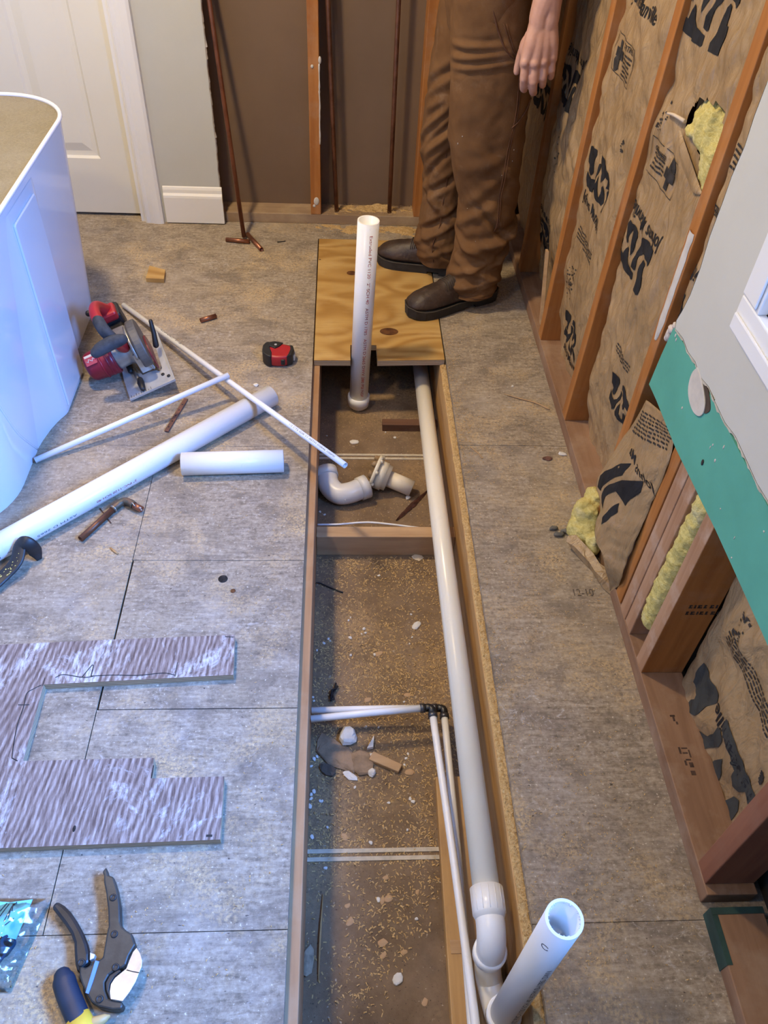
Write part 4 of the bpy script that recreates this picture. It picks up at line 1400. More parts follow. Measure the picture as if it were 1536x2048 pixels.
# ------------------------------------------------------------------ tools and offcuts on the floor
M['red'] = m_plain('red_plastic', (.40, .018, .022), .38, 0, .08, 10)
M['red_motor'] = m_plain('deep_red_plastic', (.27, .010, .024), .36, 0, .1, 10)
M['black'] = m_plain('black_plastic', (.016, .016, .017), .5, 0, .15, 30)
M['grip'] = m_plain('dusty_grip', (.060, .068, .080), .75, 0, .22, 30, .3, .15)
M['alu'] = m_plain('cast_aluminium', (.40, .40, .38), .42, .75, .1, 30)
M['steel'] = m_plain('plain_steel', (.60, .60, .58), .38, .45, .08, 20)
M['guard'] = m_plain('grey_guard', (.125, .120, .112), .5, .4, .1, 20)


class Loc:
    """Local frame (u, v, w) of a tool, so its shapes are written in its own upright coordinates."""

    def __init__(self, o, u, v):
        self.o = Vector(o); self.u = Vector(u).normalized()
        v = Vector(v); self.v = (v - v.dot(self.u) * self.u).normalized()
        self.w = self.u.cross(self.v)

    def __call__(self, a, b, c):
        return self.o + self.u * a + self.v * b + self.w * c

    def box(self, m, p, q, mi=0):
        m.box(p, q, mi, Matrix(((self.u.x, self.v.x, self.w.x, self.o.x), (self.u.y, self.v.y, self.w.y, self.o.y), (self.u.z, self.v.z, self.w.z, self.o.z), (0, 0, 0, 1))))


# circular saw, tipped over onto its motor
SL = Loc((-.594, 1.829, .004), (.897, .330, .280), (-.300, .950, .05))
saw = thing('circular_saw', 'red cordless circular saw tipped onto its motor beside the tub', 'saw', (-.60, 1.95, 0))
m = MB()
shoe = [(0, .004), (.004, 0), (.136, 0), (.140, .004), (.140, .245), (.122, .245), (.116, .075), (.110, .066), (.104, .068), (.096, .078), (.074, .083), (.056, .083), (.050, .105), (.040, .165), (.030, .178), (.014, .178), (.004, .160), (.0, .10)]
m.prism(shoe, 0, .0025, SL)
for (p, q) in (((.0, -.001, .0), (.140, .0012, .007)), ((.1375, 0, 0), (.140, .245, .007))):
    SL.box(m, p, q)
m.build('base_plate', M['steel'], saw)
m = MB()
for k in range(9):
    SL.box(m, (.006 + k * .0075, .006, .0026), (.0070 + k * .0075, .013 if k % 2 else .018, .0031))
for k in range(2):
    m.lathe([(0, .005), (.003, .005), (.0035, .003)], SL(.112, .045 + .0 * k, .0025) if k == 0 else SL(.126, .028, .0025), SL.w, 12)
m.build('scale_marks', M['black'], saw)['kind'] = 'stuff'
for (u0, v0, a) in ((.030, .135, .3), (.046, .038, .1)):
    m = MB()
    m.tube([SL(u0 - .006 * a, v0 - .022, .010), SL(u0, v0, .014), SL(u0 + .006 * a, v0 + .020, .010)], [.008, .0105, .008], 12, rnd_end=True)
    m.build('clamp_knob', M['black'], saw)
m = MB(); m.tube([SL(.036, .115, .008), SL(.043, .055, .008)], .006, 10); m.build('bevel_bracket', M['guard'], saw)
# motor
m = MB()
ma = SL.u
m.lathe([(-.074, .030), (-.070, .037), (-.060, .042), (-.040, .043), (-.038, .0445), (-.020, .0450), (-.002, .0465), (.006, .0470), (.008, .043)], SL(0, .128, .066), ma, 30)
mo = m.build('motor_housing', M['red_motor'], saw)
m = MB()
for k in range(3):
    m.lathe([(-.003, .0455), (-.0015, .0472), (.0015, .0472), (.003, .0455)], SL(-.028 + k * .018, .128, .066), ma, 28)
m.build('housing_rib', M['red_motor'], mo)
m = MB()
lb = SL(-.052, .128, .066)
un = (SL.w * .88 - SL.v * .48).normalized(); up_ = ma.cross(un)
m.add([lb + un * .0440 + ma * a + up_ * b for a, b in ((-.014, -.016), (.018, -.016), (.018, .016), (-.014, .016))] , [(0, 1, 2, 3)])
lab_ = m.build('label_plate', m_plain('red_label', (.45, .05, .08), .4), saw)
m = MB()
m.add([lb + un * .0444 + ma * a + up_ * b for a, b in ((-.012, -.015), (.016, -.015), (.016, -.008), (-.012, -.008))], [(0, 1, 2, 3)])
m.tube([lb + un * .0444 + ma * (-.010 + .004 * i) + up_ * (.002 + .005 * math.sin(i * 2.1)) for i in range(7)], .0012, 5)
m.build('label_script', m_plain('label_white', (.75, .72, .7), .4), lab_)
# gearbox and guards
m = MB()
m.lathe([(-.038, .041), (-.030, .0425), (.004, .041), (.010, .046), (.026, .046)], SL(.046, .128, .070), ma, 26)
SL.box(m, (.030, .10, .06), (.074, .165, .128))
m.build('gear_housing', M['alu'], saw, bevel=.004)
m = MB(); SL.box(m, (.044, .108, .118), (.058, .122, .1287)); m.build('spindle_window', M['black'], saw)
m = MB()
gc = (.122, .066)
prof = []
n = 26
a0, a1 = -.25, math.pi + .25
outer = [(gc[0] + .079 * math.cos(a0 + (a1 - a0) * i / n), gc[1] + .079 * math.sin(a0 + (a1 - a0) * i / n)) for i in range(n + 1)]
outer = [(a, max(b, .012)) for a, b in outer]
m.prism(outer, .078, .106, lambda a, b, d: SL(d, a, b))
m.build('upper_guard', M['guard'], saw, bevel=.005)
m = MB()
rim = [SL(.0735, a, b) for a, b in [(gc[0] + .066 * math.cos(a0 + (a1 - a0) * i / n), gc[1] + .066 * math.sin(a0 + (a1 - a0) * i / n)) for i in range(4, n - 2)]]
m.tube(rim, .0055, 10); m.build('guard_rib', M['alu'], saw)
m = MB()
lw = [(gc[0] + .058 * math.cos(a), gc[1] - .036 + .052 * math.sin(a)) for a in [-.35 + (math.pi + .7) * i / 20 for i in range(21)]]
m.prism(lw, .1065, .111, lambda a, b, d: SL(d, a, b))
m.build('lower_guard', m_plain('dark_red_guard', (.16, .015, .018), .4), saw)
m = MB(); m.lathe([(-.001, .0690), (.0008, .0690)], SL(.0955, gc[0], gc[1] - .006), ma, 40)
m.build('blade', M['steel'], saw)
m = MB(); m.tube([SL(.128, .135, .040), SL(.138, .150, .068), SL(.146, .168, .098)], [.009, .007, .006], 10, rnd_end=True); m.build('guard_lever', M['black'], saw)
m = MB(); m.prism([(.075, .012), (.094, .012), (.096, .05), (.088, .075), (.078, .08)], .060, .100, lambda a, b, d: SL(d, a, b)); m.build('depth_bracket', M['steel'], saw, bevel=.002)
# battery and handle
m = MB(); SL.box(m, (.008, .215, .060), (.078, .285, .135)); m.build('battery', M['black'], saw, bevel=.010)
m = MB(); SL.box(m, (.016, .205, .120), (.070, .262, .150)); m.build('battery_latch_housing', M['red'], saw, bevel=.008)
m = MB(); SL.box(m, (.022, .150, .050), (.070, .222, .110)); m.build('rear_housing', M['black'], saw, bevel=.01)
m = MB()
hp = catmull([SL(.046, .238, .140), SL(.030, .205, .186), SL(.024, .165, .200), SL(.026, .120, .196), SL(.032, .085, .180), SL(.044, .078, .140), SL(.050, .095, .105)], 6)
m.tube(hp, [.019, .0185, .018] + [.0175] * (len(hp) - 3), 16, flat=(1, .86), rnd_end=True)
m.build('handle', M['red'], saw)
m = MB(); m.tube(hp[18:28], [.0180] * 9 + [.0182], 16, flat=(1.05, .92), rnd_end=True); m.build('handle_grip', M['grip'], saw)
m = MB()
m.tube(catmull([SL(-.014, .046, .160), SL(.010, .046, .166), SL(.040, .046, .168), SL(.066, .044, .166)], 4), [.015, .0165, .018, .0185, .019, .0192, .0195, .0192, .019, .0185, .018, .017, .015], 18, rnd_end=True)
m.build('front_handle', M['grip'], saw)
m = MB(); m.ball(SL(-.002, .225, .165), (.009, .009, .009)); m.build('lock_button', M['black'], saw)

# tape measure
TL_ = Loc((-.187, 2.045, 0), (.985, -.05, 0), (.05, .985, 0))
tm = thing('tape_measure', 'red and black tape measure lying on its side near the plywood patch', 'tape measure', (-.187, 2.05, 0))
m = MB()
body = [(p.x, p.y) for p in catmull([(-.044, .012, 0), (-.042, -.015, 0), (-.028, -.034, 0), (-.002, -.042, 0), (.026, -.037, 0), (.043, -.022, 0), (.045, .002, 0), (.038, .020, 0), (.012, .030, 0), (-.018, .036, 0), (-.036, .030, 0), (-.044, .012, 0)], 3)][:-1]
m.prism(body, .004, .040, TL_, 0, True)
m.build('case', M['red'], tm, bevel=.006)
m = MB()
g1 = [(p.x, p.y) for p in catmull([(-.047, .014, 0), (-.045, -.018, 0), (-.032, -.036, 0), (-.016, -.042, 0), (-.016, -.020, 0), (-.024, .004, 0), (-.022, .030, 0), (-.038, .032, 0), (-.047, .014, 0)], 3)][:-1]
m.prism(g1, .002, .0425, TL_)
m.build('rubber_grip', M['black'], tm, bevel=.003)
m = MB()
g2 = [(.030, -.037), (.045, -.025), (.050, .000), (.044, .022), (.034, .026), (.036, .0), (.033, -.020)]
m.prism(g2, .002, .0405, TL_)
m.build('nose_grip', M['black'], tm, bevel=.003)
m = MB(); m.prism([(-.026, .010), (-.008, .000), (.004, .012), (.014, .030), (-.012, .036), (-.030, .030)], .039, .0440, TL_); m.build('side_badge', M['black'], tm, bevel=.002)
m = MB(); m.lathe([(0, .004), (.0012, .004)], TL_(-.008, .016, .0440), (0, 0, 1), 12); m.build('screw', M['steel'], tm)
m = MB(); m.prism([(-.034, .033), (.040, .020), (.041, .030), (-.030, .046)], .010, .034, TL_); m.build('belt_clip', m_plain('dark_clip', (.10, .02, .022), .4, .2), tm, bevel=.002)
m = MB(); TL_.box(m, (.013, -.0435, .012), (.025, -.034, .030)); m.build('lock_switch', M['black'], tm, bevel=.002)
m = MB(); TL_.box(m, (.0475, -.012, .008), (.052, .012, .026)); m.build('end_hook', M['steel'], tm)

# small offcuts
m = MB()
a, b, c, d = at(292, 558, z=.012), at(328, 560, z=.012), at(331, 541, z=.012), at(299, 533, z=.012)
m.add([p + Vector((0, 0, h)) for h in (-.0118, .004) for p in (a, b, c, d)], [(3, 2, 1, 0), (4, 5, 6, 7), (0, 1, 5, 4), (1, 2, 6, 5), (2, 3, 7, 6), (3, 0, 4, 7)])
tag(m.build('wood_block', [M['ply']], bevel=.001), 'small square plywood scrap alone on the floor behind the saw', 'wood scrap')
m = MB()
a, b = at(333, 864, z=.002), at(373, 799, z=.002)
u = (b - a).normalized(); w = Vector((-u.y, u.x, 0))
m.add([a - w * .006, a + w * .006, b + w * .007, b - w * .005, a - w * .006 + Vector((0, 0, .004)), a + w * .006 + Vector((0, 0, .004)), b + w * .007 + Vector((0, 0, .004)), b - w * .005 + Vector((0, 0, .004))], [(3, 2, 1, 0), (4, 5, 6, 7), (0, 1, 5, 4), (1, 2, 6, 5), (2, 3, 7, 6), (3, 0, 4, 7)])
st_ = thing('copper_strap', 'flat reddish copper strap with holes between the saw and the big white pipe', 'strap', (a + b) / 2 - Vector((0, 0, .002)))
m.build('strip', m_plain('dull_copper_strap', (.20, .085, .055), .6, .2, .2, 40), st_, bevel=.001)
m = MB()
for k in range(5):
    c = a.lerp(b, .12 + k * .17) + Vector((0, 0, .0043))
    m.lathe([(0, .0024), (.0003, .0024)], c, (0, 0, 1), 8)
m.build('strap_holes', M['ink2'], st_)['kind'] = 'stuff'

# big cut-out of old plywood lying on the floor


def m_oldply():
    t = NT('old_plywood')
    P = t.coord((1, 1, 1), 'World')
    sx = t.n('ShaderNodeSeparateXYZ'); t.l(P, sx.inputs[0])
    wob = t.noise(t.coord((3.4, 1.6, 1), 'World'), 1.8, 4, 0.6, 0.4)
    ph = t.math('ADD', t.math('MULTIPLY', sx.outputs[0], 520.0), t.math('ADD', t.math('MULTIPLY', wob, 26.0), t.math('MULTIPLY', sx.outputs[1], -70.0)))
    ring = t.math('ADD', t.math('MULTIPLY', t.math('SINE', ph, 0.0), 0.5), 0.5)
    fine = t.noise(t.coord((240, 26, 20), 'World'), 1.0, 5, 0.7)
    k = t.math('ADD', t.math('MULTIPLY', ring, 0.19), t.math('MULTIPLY', fine, 0.81))
    c = t.ramp(k, [(.33, (.105, .070, .058)), (.5, (.225, .165, .140)), (.66, (.40, .33, .295))])
    c = t.mix(t.math('MULTIPLY', t.step(t.noise(P, 8, 6, .7), .5, .68), .5), c, (.155, .105, .085))
    pt = t.step(t.noise(t.coord((1.4, 1, 1), 'World'), 7, 6, .72, .8), .53, .64)
    pt = t.math('MULTIPLY', pt, t.step(t.noise(t.coord((130, 40, 20), 'World'), 1, 5, .7), .40, .58))
    c = t.mix(t.math('MULTIPLY', pt, .85), c, (.66, .66, .68))
    t.bump(k, .4, .002)
    return t.out(c, .72, 0, .3)


M['oldply'] = m_oldply()
cp = thing('plywood_cutout', 'weathered C-shaped plywood cut-out lying over the floor seams at left', 'plywood', (-.5, .8, 0))
out_ = [(-.222, 1.009), (-.216, .909), (-.594, .889), (-.590, .724), (-.348, .727), (-.346, .686), (-.212, .688), (-.207, .570), (-.586, .562), (-.86, .556), (-.885, .975), (-.709, .986), (-.50, .997)]
m = MB(); m.prism(out_[::-1], .0015, .0195, lambda a, b, d: Vector((a, b, d)), 0)
# side faces carry the lamination material
nf = len(m.f)
for i in range(2, nf):
    m.mi[i] = 1
m.build('board', [M['oldply'], M['edge']], cp)
m = MB()


def pen(pts, r=.0009, z=.0200):
    m = MB()
    m.tube(catmull([(a, b, z) for a, b in pts], 5), r, 5, flat=(.35, 1))
    m.build('pencil_line', M['ink2'], cp)


pen([(-.575, .905), (-.56, .912), (-.52, .905), (-.50, .907)]); pen([(-.522, .905), (-.506, .935), (-.504, .907)]); pen([(-.505, .908), (-.46, .91), (-.41, .909), (-.36, .914), (-.335, .909)])
pen([(-.598, .888), (-.61, .88), (-.622, .868), (-.620, .84), (-.621, .80), (-.617, .76), (-.612, .73)]); pen([(-.632, .843), (-.610, .843)])
pen([(-.612, .73), (-.60, .724)]); pen([(-.242, 1.004), (-.224, 1.003)])
for (x, y) in ((-.365, .955), (-.60, .89), (-.445, .985)):
    pass
m = MB(); m.ball((-.466, .594, .0195), (.003, .0065, .0006), seg=8, rings=5); m.build('nail_hole', M['ink2'], cp)
m = MB()
for (x0, x1, y0, y1) in ((-.2325, -.2215, .575, .579),):
    m.box((x0, y0, .0195), (x1, y1, .0199))
m.build('ink_mark', M['ink2'], cp)
for a_, b_ in (((-.335, .905, .0160), (-.3335, .940, .0197)), ((-.3475, .686, .0160), (-.3460, .712, .0197)), ((-.5962, .886, .0160), (-.5948, .905, .0197))):
    m = MB(); m.box(a_, b_); m.build('saw_kerf', M['ink2'], cp)

# brown knot plug, and a dark disc painted in place of a floor hole
for (px, py, r, lb) in ((446, 1158, .011, 'dark round disc painted for a hole in the left floor sheet'), (466, 1182, .006, 'small brown knot plug beside the dark hole disc')):
    c = at(px, py)
    m = MB(); m.lathe([(-.004, r), (.0006, r), (.0012, r * .7), (.0008, .001)], c, (0, 0, 1), 16)
    tag(m.build('hole_knot_disc', m_plain('painted_hole_shade', (.03, .026, .024), .8, 0, .4, 120, .3, .4) if r > .008 else kn), lb, 'knot')
m = MB(); m.tube([at(555, 484, z=.002), at(571, 482, z=.002)], .0016, 6); m.lathe([(0, .004), (.0015, .004)], at(555, 484, z=.002), (1, 0, 0), 8)
tag(m.build('screw', M['black']), 'black screw lying in the sawdust right of the copper offcuts', 'screw')

# pry bar at the left edge
pb = thing('pry_bar', 'black pry bar with chipped yellow paint, its hooked claw at the left edge', 'pry bar', (-.75, 1.22, 0))
m = MB()
path = catmull([at(-170, 1305, z=.034), at(-60, 1210, z=.020), at(0, 1158, z=.018), at(32, 1124, z=.032), at(40, 1093, z=.048), at(50, 1086, z=.058), at(63, 1093, z=.046), at(72, 1105, z=.022), at(79, 1119, z=.003)], 6)
nn = len(path)
m.tube(path, [.017 - .003 * max(0, (i - nn * .45) / nn) if i < nn - 8 else .016 * (1 - .085 * (i - nn + 8)) for i in range(nn)], 14, flat=(.36, 1), up=(0, 0, 1))
m.build('bar', M['black'], pb)
m = MB()
r5 = random.Random(8)
for k in range(30):
    t = r5.uniform(.12, .44); i = int(t * (nn - 1))
    c = path[i].lerp(path[i + 1], r5.random())
    u = (path[i + 1] - path[i]).normalized(); w = Vector((-u.y, u.x, 0))
    off = r5.uniform(-.006, .012)
    m.ball(c + w * -off + Vector((0, 0, .0058 - off * off * 12)), (r5.uniform(.002, .006), r5.uniform(.001, .003), .0006), Matrix.Rotation(math.atan2(u.y, u.x), 3, 'Z'), 7, 5)
m.build('paint_chips', m_plain('yellow_paint', (.62, .50, .13), .6, 0, .15, 60), pb)['kind'] = 'stuff'

# pipe cutter (ratchet shears)
pc = thing('pipe_cutter', 'black ratcheting pipe shears with a broad steel blade, handles spread open', 'pipe cutter', (-.38, .41, 0))


def px_poly(pts, z):
    return [(p.x, p.y) for p in (at(a, b, z=z) for a, b in pts)]


def c6(x, y):
    return (x / 4.8, 1720 + y / 4.8)


Zc_ = .022
up_h = px_poly([c6(*q) for q in [(1022, 72), (985, 118), (1000, 150), (1000, 215), (1022, 330), (1040, 480), (1045, 640), (1030, 700), (1018, 770), (1000, 880), (990, 940), (948, 970), (915, 965), (880, 1010), (820, 1040), (770, 1010), (765, 1110), (790, 1200), (835, 1290), (880, 1370), (950, 1415), (1080, 1445), (1170, 1440), (1185, 1400), (1175, 1362), (1085, 1352), (1040, 1330), (1015, 1250), (1012, 1180), (1050, 1110), (1110, 1065), (1180, 1040), (1215, 1010), (1240, 930), (1280, 860), (1305, 820), (1270, 715), (1215, 680), (1175, 640), (1160, 600), (1155, 430), (1130, 280), (1095, 170), (1045, 150)]], Zc_)
m = MB(); m.prism(up_h, .004, .026, lambda a, b, d: Vector((a, b, d)))
m.build('body', m_plain('scuffed_black_metal', (.030, .027, .023), .45, .2, .3, 30, .5, .1, (.055, .05, .04)), pc, bevel=.003)
lo_h = px_poly([c6(*q) for q in [(545, 395), (495, 455), (560, 540), (625, 625), (680, 710), (712, 800), (715, 900), (722, 1000), (740, 1060), (770, 1100), (800, 1040), (862, 985), (862, 900), (840, 800), (800, 700), (740, 590), (680, 500), (620, 440)]], .018)
m = MB(); m.prism(lo_h, .002, .0215, lambda a, b, d: Vector((a, b, d)))
m.build('lower_handle', m_plain('black_handle', (.020, .019, .020), .42, .1, .25, 30), pc, bevel=.005)
bl = px_poly([c6(*q) for q in [(1310, 838), (1345, 890), (1365, 960), (1360, 1020), (1335, 1080), (1300, 1170), (1240, 1270), (1175, 1355), (1060, 1335), (1050, 1260), (1062, 1190), (1100, 1130), (1160, 1080), (1210, 1040), (1240, 960), (1275, 880)]], .030)
m = MB(); m.prism(bl, .0262, .0290, lambda a, b, d: Vector((a, b, d)))
m.build('blade', m_plain('bright_blade', (.55, .52, .46), .3, .7, .08, 60), pc, bevel=.0006)
m = MB(); pts = [at(*c6(*q), z=.0292) for q in [(1215, 1055), (1270, 1070), (1335, 1082)]]; m.tube(pts, .0007, 5); m.build('blade_score', M['ink2'], pc)
m = MB(); m.prism(px_poly([c6(*q) for q in [(1052, 1330), (1020, 1250), (1015, 1180), (1052, 1110), (1110, 1070), (1150, 1052), (1160, 1068), (1095, 1125), (1055, 1190), (1045, 1255), (1075, 1340)]], .028), .0255, .0285, lambda a, b, d: Vector((a, b, d))); m.build('blade_guide', M['black'], pc, bevel=.001)
for q in ((1097, 712), (1110, 1030), (955, 1335), (780, 985), (1085, 360), (1273, 975)):
    c = at(*c6(*q), z=.0262)
    m = MB(); m.lathe([(0, .0058), (.0014, .0056), (.0016, .0032), (.0006, .003)], c, (0, 0, 1), 16); m.build('bolt', M['black'] if q[0] != 1273 else M['steel'], pc)
m = MB(); m.prism(px_poly([c6(*q) for q in [(820, 1275), (850, 1285), (895, 1160), (952, 975), (915, 965), (880, 1080)]], .027), .0258, .0272, lambda a, b, d: Vector((a, b, d))); m.build('spring_strip', m_plain('blue_strip', (.09, .25, .62), .4), pc)
m = MB(); m.prism(px_poly([c6(*q) for q in [(862, 885), (915, 905), (900, 945), (860, 965)]], .024), .012, .0240, lambda a, b, d: Vector((a, b, d)))
m.build('ratchet_pawl', M['steel'], pc, bevel=.001)

# second hand tool cut by the bottom edge
ht = thing('hand_tool', 'hand tool with a dark blue grip and yellow collar, cut off by the bottom edge', 'hand tool', (-.40, .33, 0))
m = MB()
gp_ = [at(*c6(600, 1110), z=.018), at(*c6(640, 1250), z=.020), at(*c6(700, 1400), z=.021), at(*c6(755, 1530), z=.021)]
m.tube(catmull(gp_, 5), [.0125, .0150] + [.0160] * 14, 18, flat=(.85, 1.1), rnd_end=True)
m.build('grip', m_plain('navy_grip', (.012, .022, .045), .5, 0, .15, 20), ht)
m = MB(); e = gp_[-1]; dv = (gp_[-1] - gp_[-2]).normalized()
m.tube([e - dv * .004, e + dv * .02, e + dv * .07, e + dv * .12], [.0165, .0180, .0165, .014], 18, flat=(.8, 1.1)); m.build('collar', m_plain('yellow_collar', (.70, .49, .05), .45), ht)
m = MB(); m.tube([at(*c6(905, 1570), z=.020), at(*c6(960, 1545), z=.022), at(*c6(1015, 1515), z=.022), at(*c6(1040, 1503), z=.020)], [.010, .008, .006, .003], 10, rnd_end=True)
m.build('lever_tip', m_plain('tan_lever', (.55, .36, .14), .5), ht)

# clear bag of fittings at the left edge
M['film'] = None
fm = NT('clear_plastic_film')
tr = fm.n('ShaderNodeBsdfTransparent'); tr.inputs[0].default_value = (.93, .96, 1, 1)
gl = fm.n('ShaderNodeBsdfGlossy'); gl.inputs['Roughness'].default_value = .12
fr = fm.n('ShaderNodeFresnel'); fr.inputs[0].default_value = 1.45
mx = fm.n('ShaderNodeMixShader')
fm.l(fm.math('ADD', fr.outputs[0], .05), mx.inputs[0]); fm.l(tr.outputs[0], mx.inputs[1]); fm.l(gl.outputs[0], mx.inputs[2])
fm.l(mx.outputs[0], fm.t.nodes['Material Output'].inputs['Surface'])
M['film'] = fm.m
bgm = MB()
q00, q10, q11, q01 = at(-120, 1985, z=0), at(22, 1985, z=0), at(104, 1797, z=0), at(-120, 1797, z=0)


def bagpt(s, t):
    p = q00.lerp(q10, s).lerp(q01.lerp(q11, s), t)
    e = min(s, 1 - s, t, 1 - t)
    h = .030 * min(1, e / .28) + .012 * abs(nz(p.x * 22, p.y * 25, 2)) + .006 * abs(nz(p.x * 60 + p.y * 40, p.y * 50, 7))
    return p + Vector((0, 0, .003 + h * min(1, e / .05 + .1)))


bgm.grid(bagpt, 40, 34, True)
bag = tag(bgm.build('plastic_bag', M['film']), 'crinkled clear plastic bag of fittings at the lower left edge', 'bag')
cyan = m_plain('light_blue_card', (.16, .58, .74), .5, 0, .05, 8)
m = MB()
cp_ = [at(-60, 1800, z=.02), at(20, 1803, z=.024), at(64, 1797, z=.024), at(31, 1878, z=.022), at(0, 1872, z=.022), at(-60, 1880, z=.02)]
m.prism([(p.x, p.y) for p in cp_], .019, .0204, lambda a, b, d: Vector((a, b, d)))
card = thing('parts_card', 'light blue card with dark scribbled lines inside the clear bag', 'card', (-.55, .45, .018))
m.build('card', cyan, card)
m = MB()
for pts in ([(0, 1832), (10, 1818), (18, 1808)], [(8, 1842), (24, 1812), (30, 1806)], [(10, 1850), (28, 1836)], [(16, 1838), (22, 1816), (34, 1804)], [(0, 1822), (14, 1806)], [(26, 1808), (24, 1822)]):
    m.tube([at(a, b, z=.0212) for a, b in pts], .0007, 4)
m.build('pen_lines', M['ink2'], card)['kind'] = 'stuff'
for (px, py, r, lb) in ((12, 1893, .0125, 'dark blue ring fitting in the clear bag, mouth up'), (-8, 1915, .012, 'dark blue fitting at the very left edge inside the clear bag')):
    c = at(px, py, z=.012)
    m = MB(); m.pipe([c - Vector((.006, .004, .006)), c + Vector((.006, .004, .010))], r, r * .68, 20)
    tag(m.build('pipe_fitting', m_plain('dark_blue_fitting', (.012, .045, .085), .3, .2, .1)), lb, 'pipe fitting')
m = MB(); m.tube([at(38, 1852, z=.012), at(52, 1832, z=.016)], [.006, .004], 10, rnd_end=True)
tag(m.build('brass_fitting', m_plain('brass', (.35, .27, .18), .35, .8)), 'small brass fitting beside the blue card in the clear bag', 'pipe fitting')

# ------------------------------------------------------------------ rubble in the trench
M['chip'] = m_plain('white_plaster', (.72, .70, .66), .85, 0, .06, 50, .2, .3)
M['drychunk'] = m_plain('brown_paper_chunk', (.33, .225, .14), .9, 0, .15, 40, .2, .4)


def chunk(name, px, py, size, mat, label, cat, z=Z0, seed=0, flat=.45, group=None, rot=0.0, dx=1.0):
    c = at(px, py, z=z)
    m = MB()
    m.ball((0, 0, 0), (size * dx, size, size * flat), seg=9, rings=6)
    for i, p in enumerate(m.v):
        q = p * (1 + .45 * nz(p.x / size * 1.1 + seed, p.y / size * 1.1, p.z / size + seed))
        q.z = max(q.z, -size * flat * .6)
        m.v[i] = Matrix.Rotation(rot, 3, 'Z') @ q + Vector((c.x, c.y, z + size * flat * .62))
    m.sm = [False] * len(m.f)
    return tag(m.build(name, mat), label, cat, group)


chunk('plaster_chunk', 697, 1476, .023, M['chip'], 'white faceted plaster chunk topped with sawdust, largest in the trench rubble', 'plaster', seed=1.3, flat=.7)
chunk('drywall_scrap', 672, 1510, .028, M['drychunk'], 'long brown drywall scrap with a white broken edge, left in the rubble', 'drywall scrap', seed=5.2, flat=.22, rot=-.85, dx=2.1)
chunk('drywall_scrap', 724, 1528, .026, M['drychunk'], 'square brown drywall scrap in the middle of the trench rubble', 'drywall scrap', seed=2.7, flat=.25, rot=-.5, dx=1.25)
chunk('drywall_scrap', 655, 1540, .013, m_plain('dark_scrap', (.10, .075, .055), .9), 'dark scrap under the long drywall piece in the rubble', 'drywall scrap', seed=8.1, flat=.4, rot=-.5, dx=1.6)
m = MB()
a, b = at(742, 1512, z=Z0 + .006), at(800, 1540, z=Z0 + .006)
u = (b - a).normalized(); w = Vector((-u.y, u.x, 0))
m.add([p + Vector((0, 0, h)) for h in (-.005, .006) for p in (a - w * .012, b - w * .008, b + w * .012, a + w * .010)], [(3, 2, 1, 0), (4, 5, 6, 7), (0, 1, 5, 4), (1, 2, 6, 5), (2, 3, 7, 6), (3, 0, 4, 7)])
tag(m.build('wood_scrap', M['fir_x'], bevel=.002), 'flat tan wood scrap at the right of the trench rubble', 'wood scrap')
m = MB()
a, b = at(748, 1473, z=Z0 + .004), at(741, 1500, z=Z0 + .004)
m.add([a, b - Vector((.008, 0, 0)), b + Vector((.006, .003, 0)), a + Vector((0, 0, .006)), b + Vector((-.008, 0, .010)), b + Vector((.006, .003, .010))], [(0, 1, 4, 3), (1, 2, 5, 4), (2, 0, 3, 5), (3, 4, 5), (2, 1, 0)])
tag(m.build('plaster_shard', M['chip']), 'pointed white plaster shard standing behind the tan wood scrap', 'plaster')
chunk('plaster_shard', 748, 1517, .010, M['chip'], 'white sliver under the far end of the tan wood scrap', 'plaster', seed=4, flat=.4, rot=-.5, dx=1.7)
chunk('plaster_shard', 743, 1547, .010, M['chip'], 'small white plaster corner beside the square drywall scrap', 'plaster', seed=6, flat=.7)
chunk('plaster_shard', 700, 1552, .009, M['chip'], 'white broken rim of plaster under the long drywall scrap', 'plaster', seed=3, flat=.4, rot=-.6, dx=2)
chunk('plaster_chunk', 709, 885, .010, M['chip'], 'white plaster flake behind the loose elbow, near the board joint', 'plaster', seed=9, flat=.35, dx=1.4)
chunk('plaster_chunk', 816, 997, .008, M['chip'], 'white crumb beside the stub of the flange fitting', 'plaster', seed=12, flat=.6)
chunk('plaster_chunk', 833, 1252, .009, M['chip'], 'white flake with a tail on the sawdust, right of mid trench', 'plaster', seed=14, flat=.4, rot=.8, dx=1.7)
chunk('plaster_chunk', 836, 1116, .011, m_plain('cream_chip', (.62, .52, .38), .9), 'cream chip at the near foot of the wood blocking', 'plaster', seed=15, flat=.25, dx=1.4)
chunk('plaster_chunk', 795, 1960, .009, M['chip'], 'white flake alone near the bottom of the trench', 'plaster', seed=17, flat=.4, rot=1.0, dx=1.2)
chunk('wood_scrap', 614, 1925, .012, m_plain('grey_bark', (.36, .30, .21), .9, 0, .2, 60), 'curled pale bark scrap by the left joist near the bottom', 'wood scrap', seed=19, flat=.4, rot=1.4, dx=2.3)
m = MB(); m.tube(catmull([at(637, 1960, z=Z0 + .003), at(640, 1880, z=Z0 + .005), at(646, 1788, z=Z0 + .003)], 4), [.001, .0015, .002, .0022, .0024, .0022, .0018, .0012, .0006], 6)
tag(m.build('wood_splinter', M['fir_y']), 'long thin wood splinter lying along the left joist near the bottom', 'splinter')
m = MB(); m.tube(catmull([at(630, 1168, z=Z0 + .012), at(637, 1165, z=Z0 + .006), at(660, 1175, z=Z0 + .003), at(686, 1185, z=Z0 + .003)], 4), [.0012] * 4 + [.0022] * 9, 6)
tag(m.build('black_wire', M['black']), 'bent black wire beside the left joist, just past the wood blocking', 'wire')
m = MB()
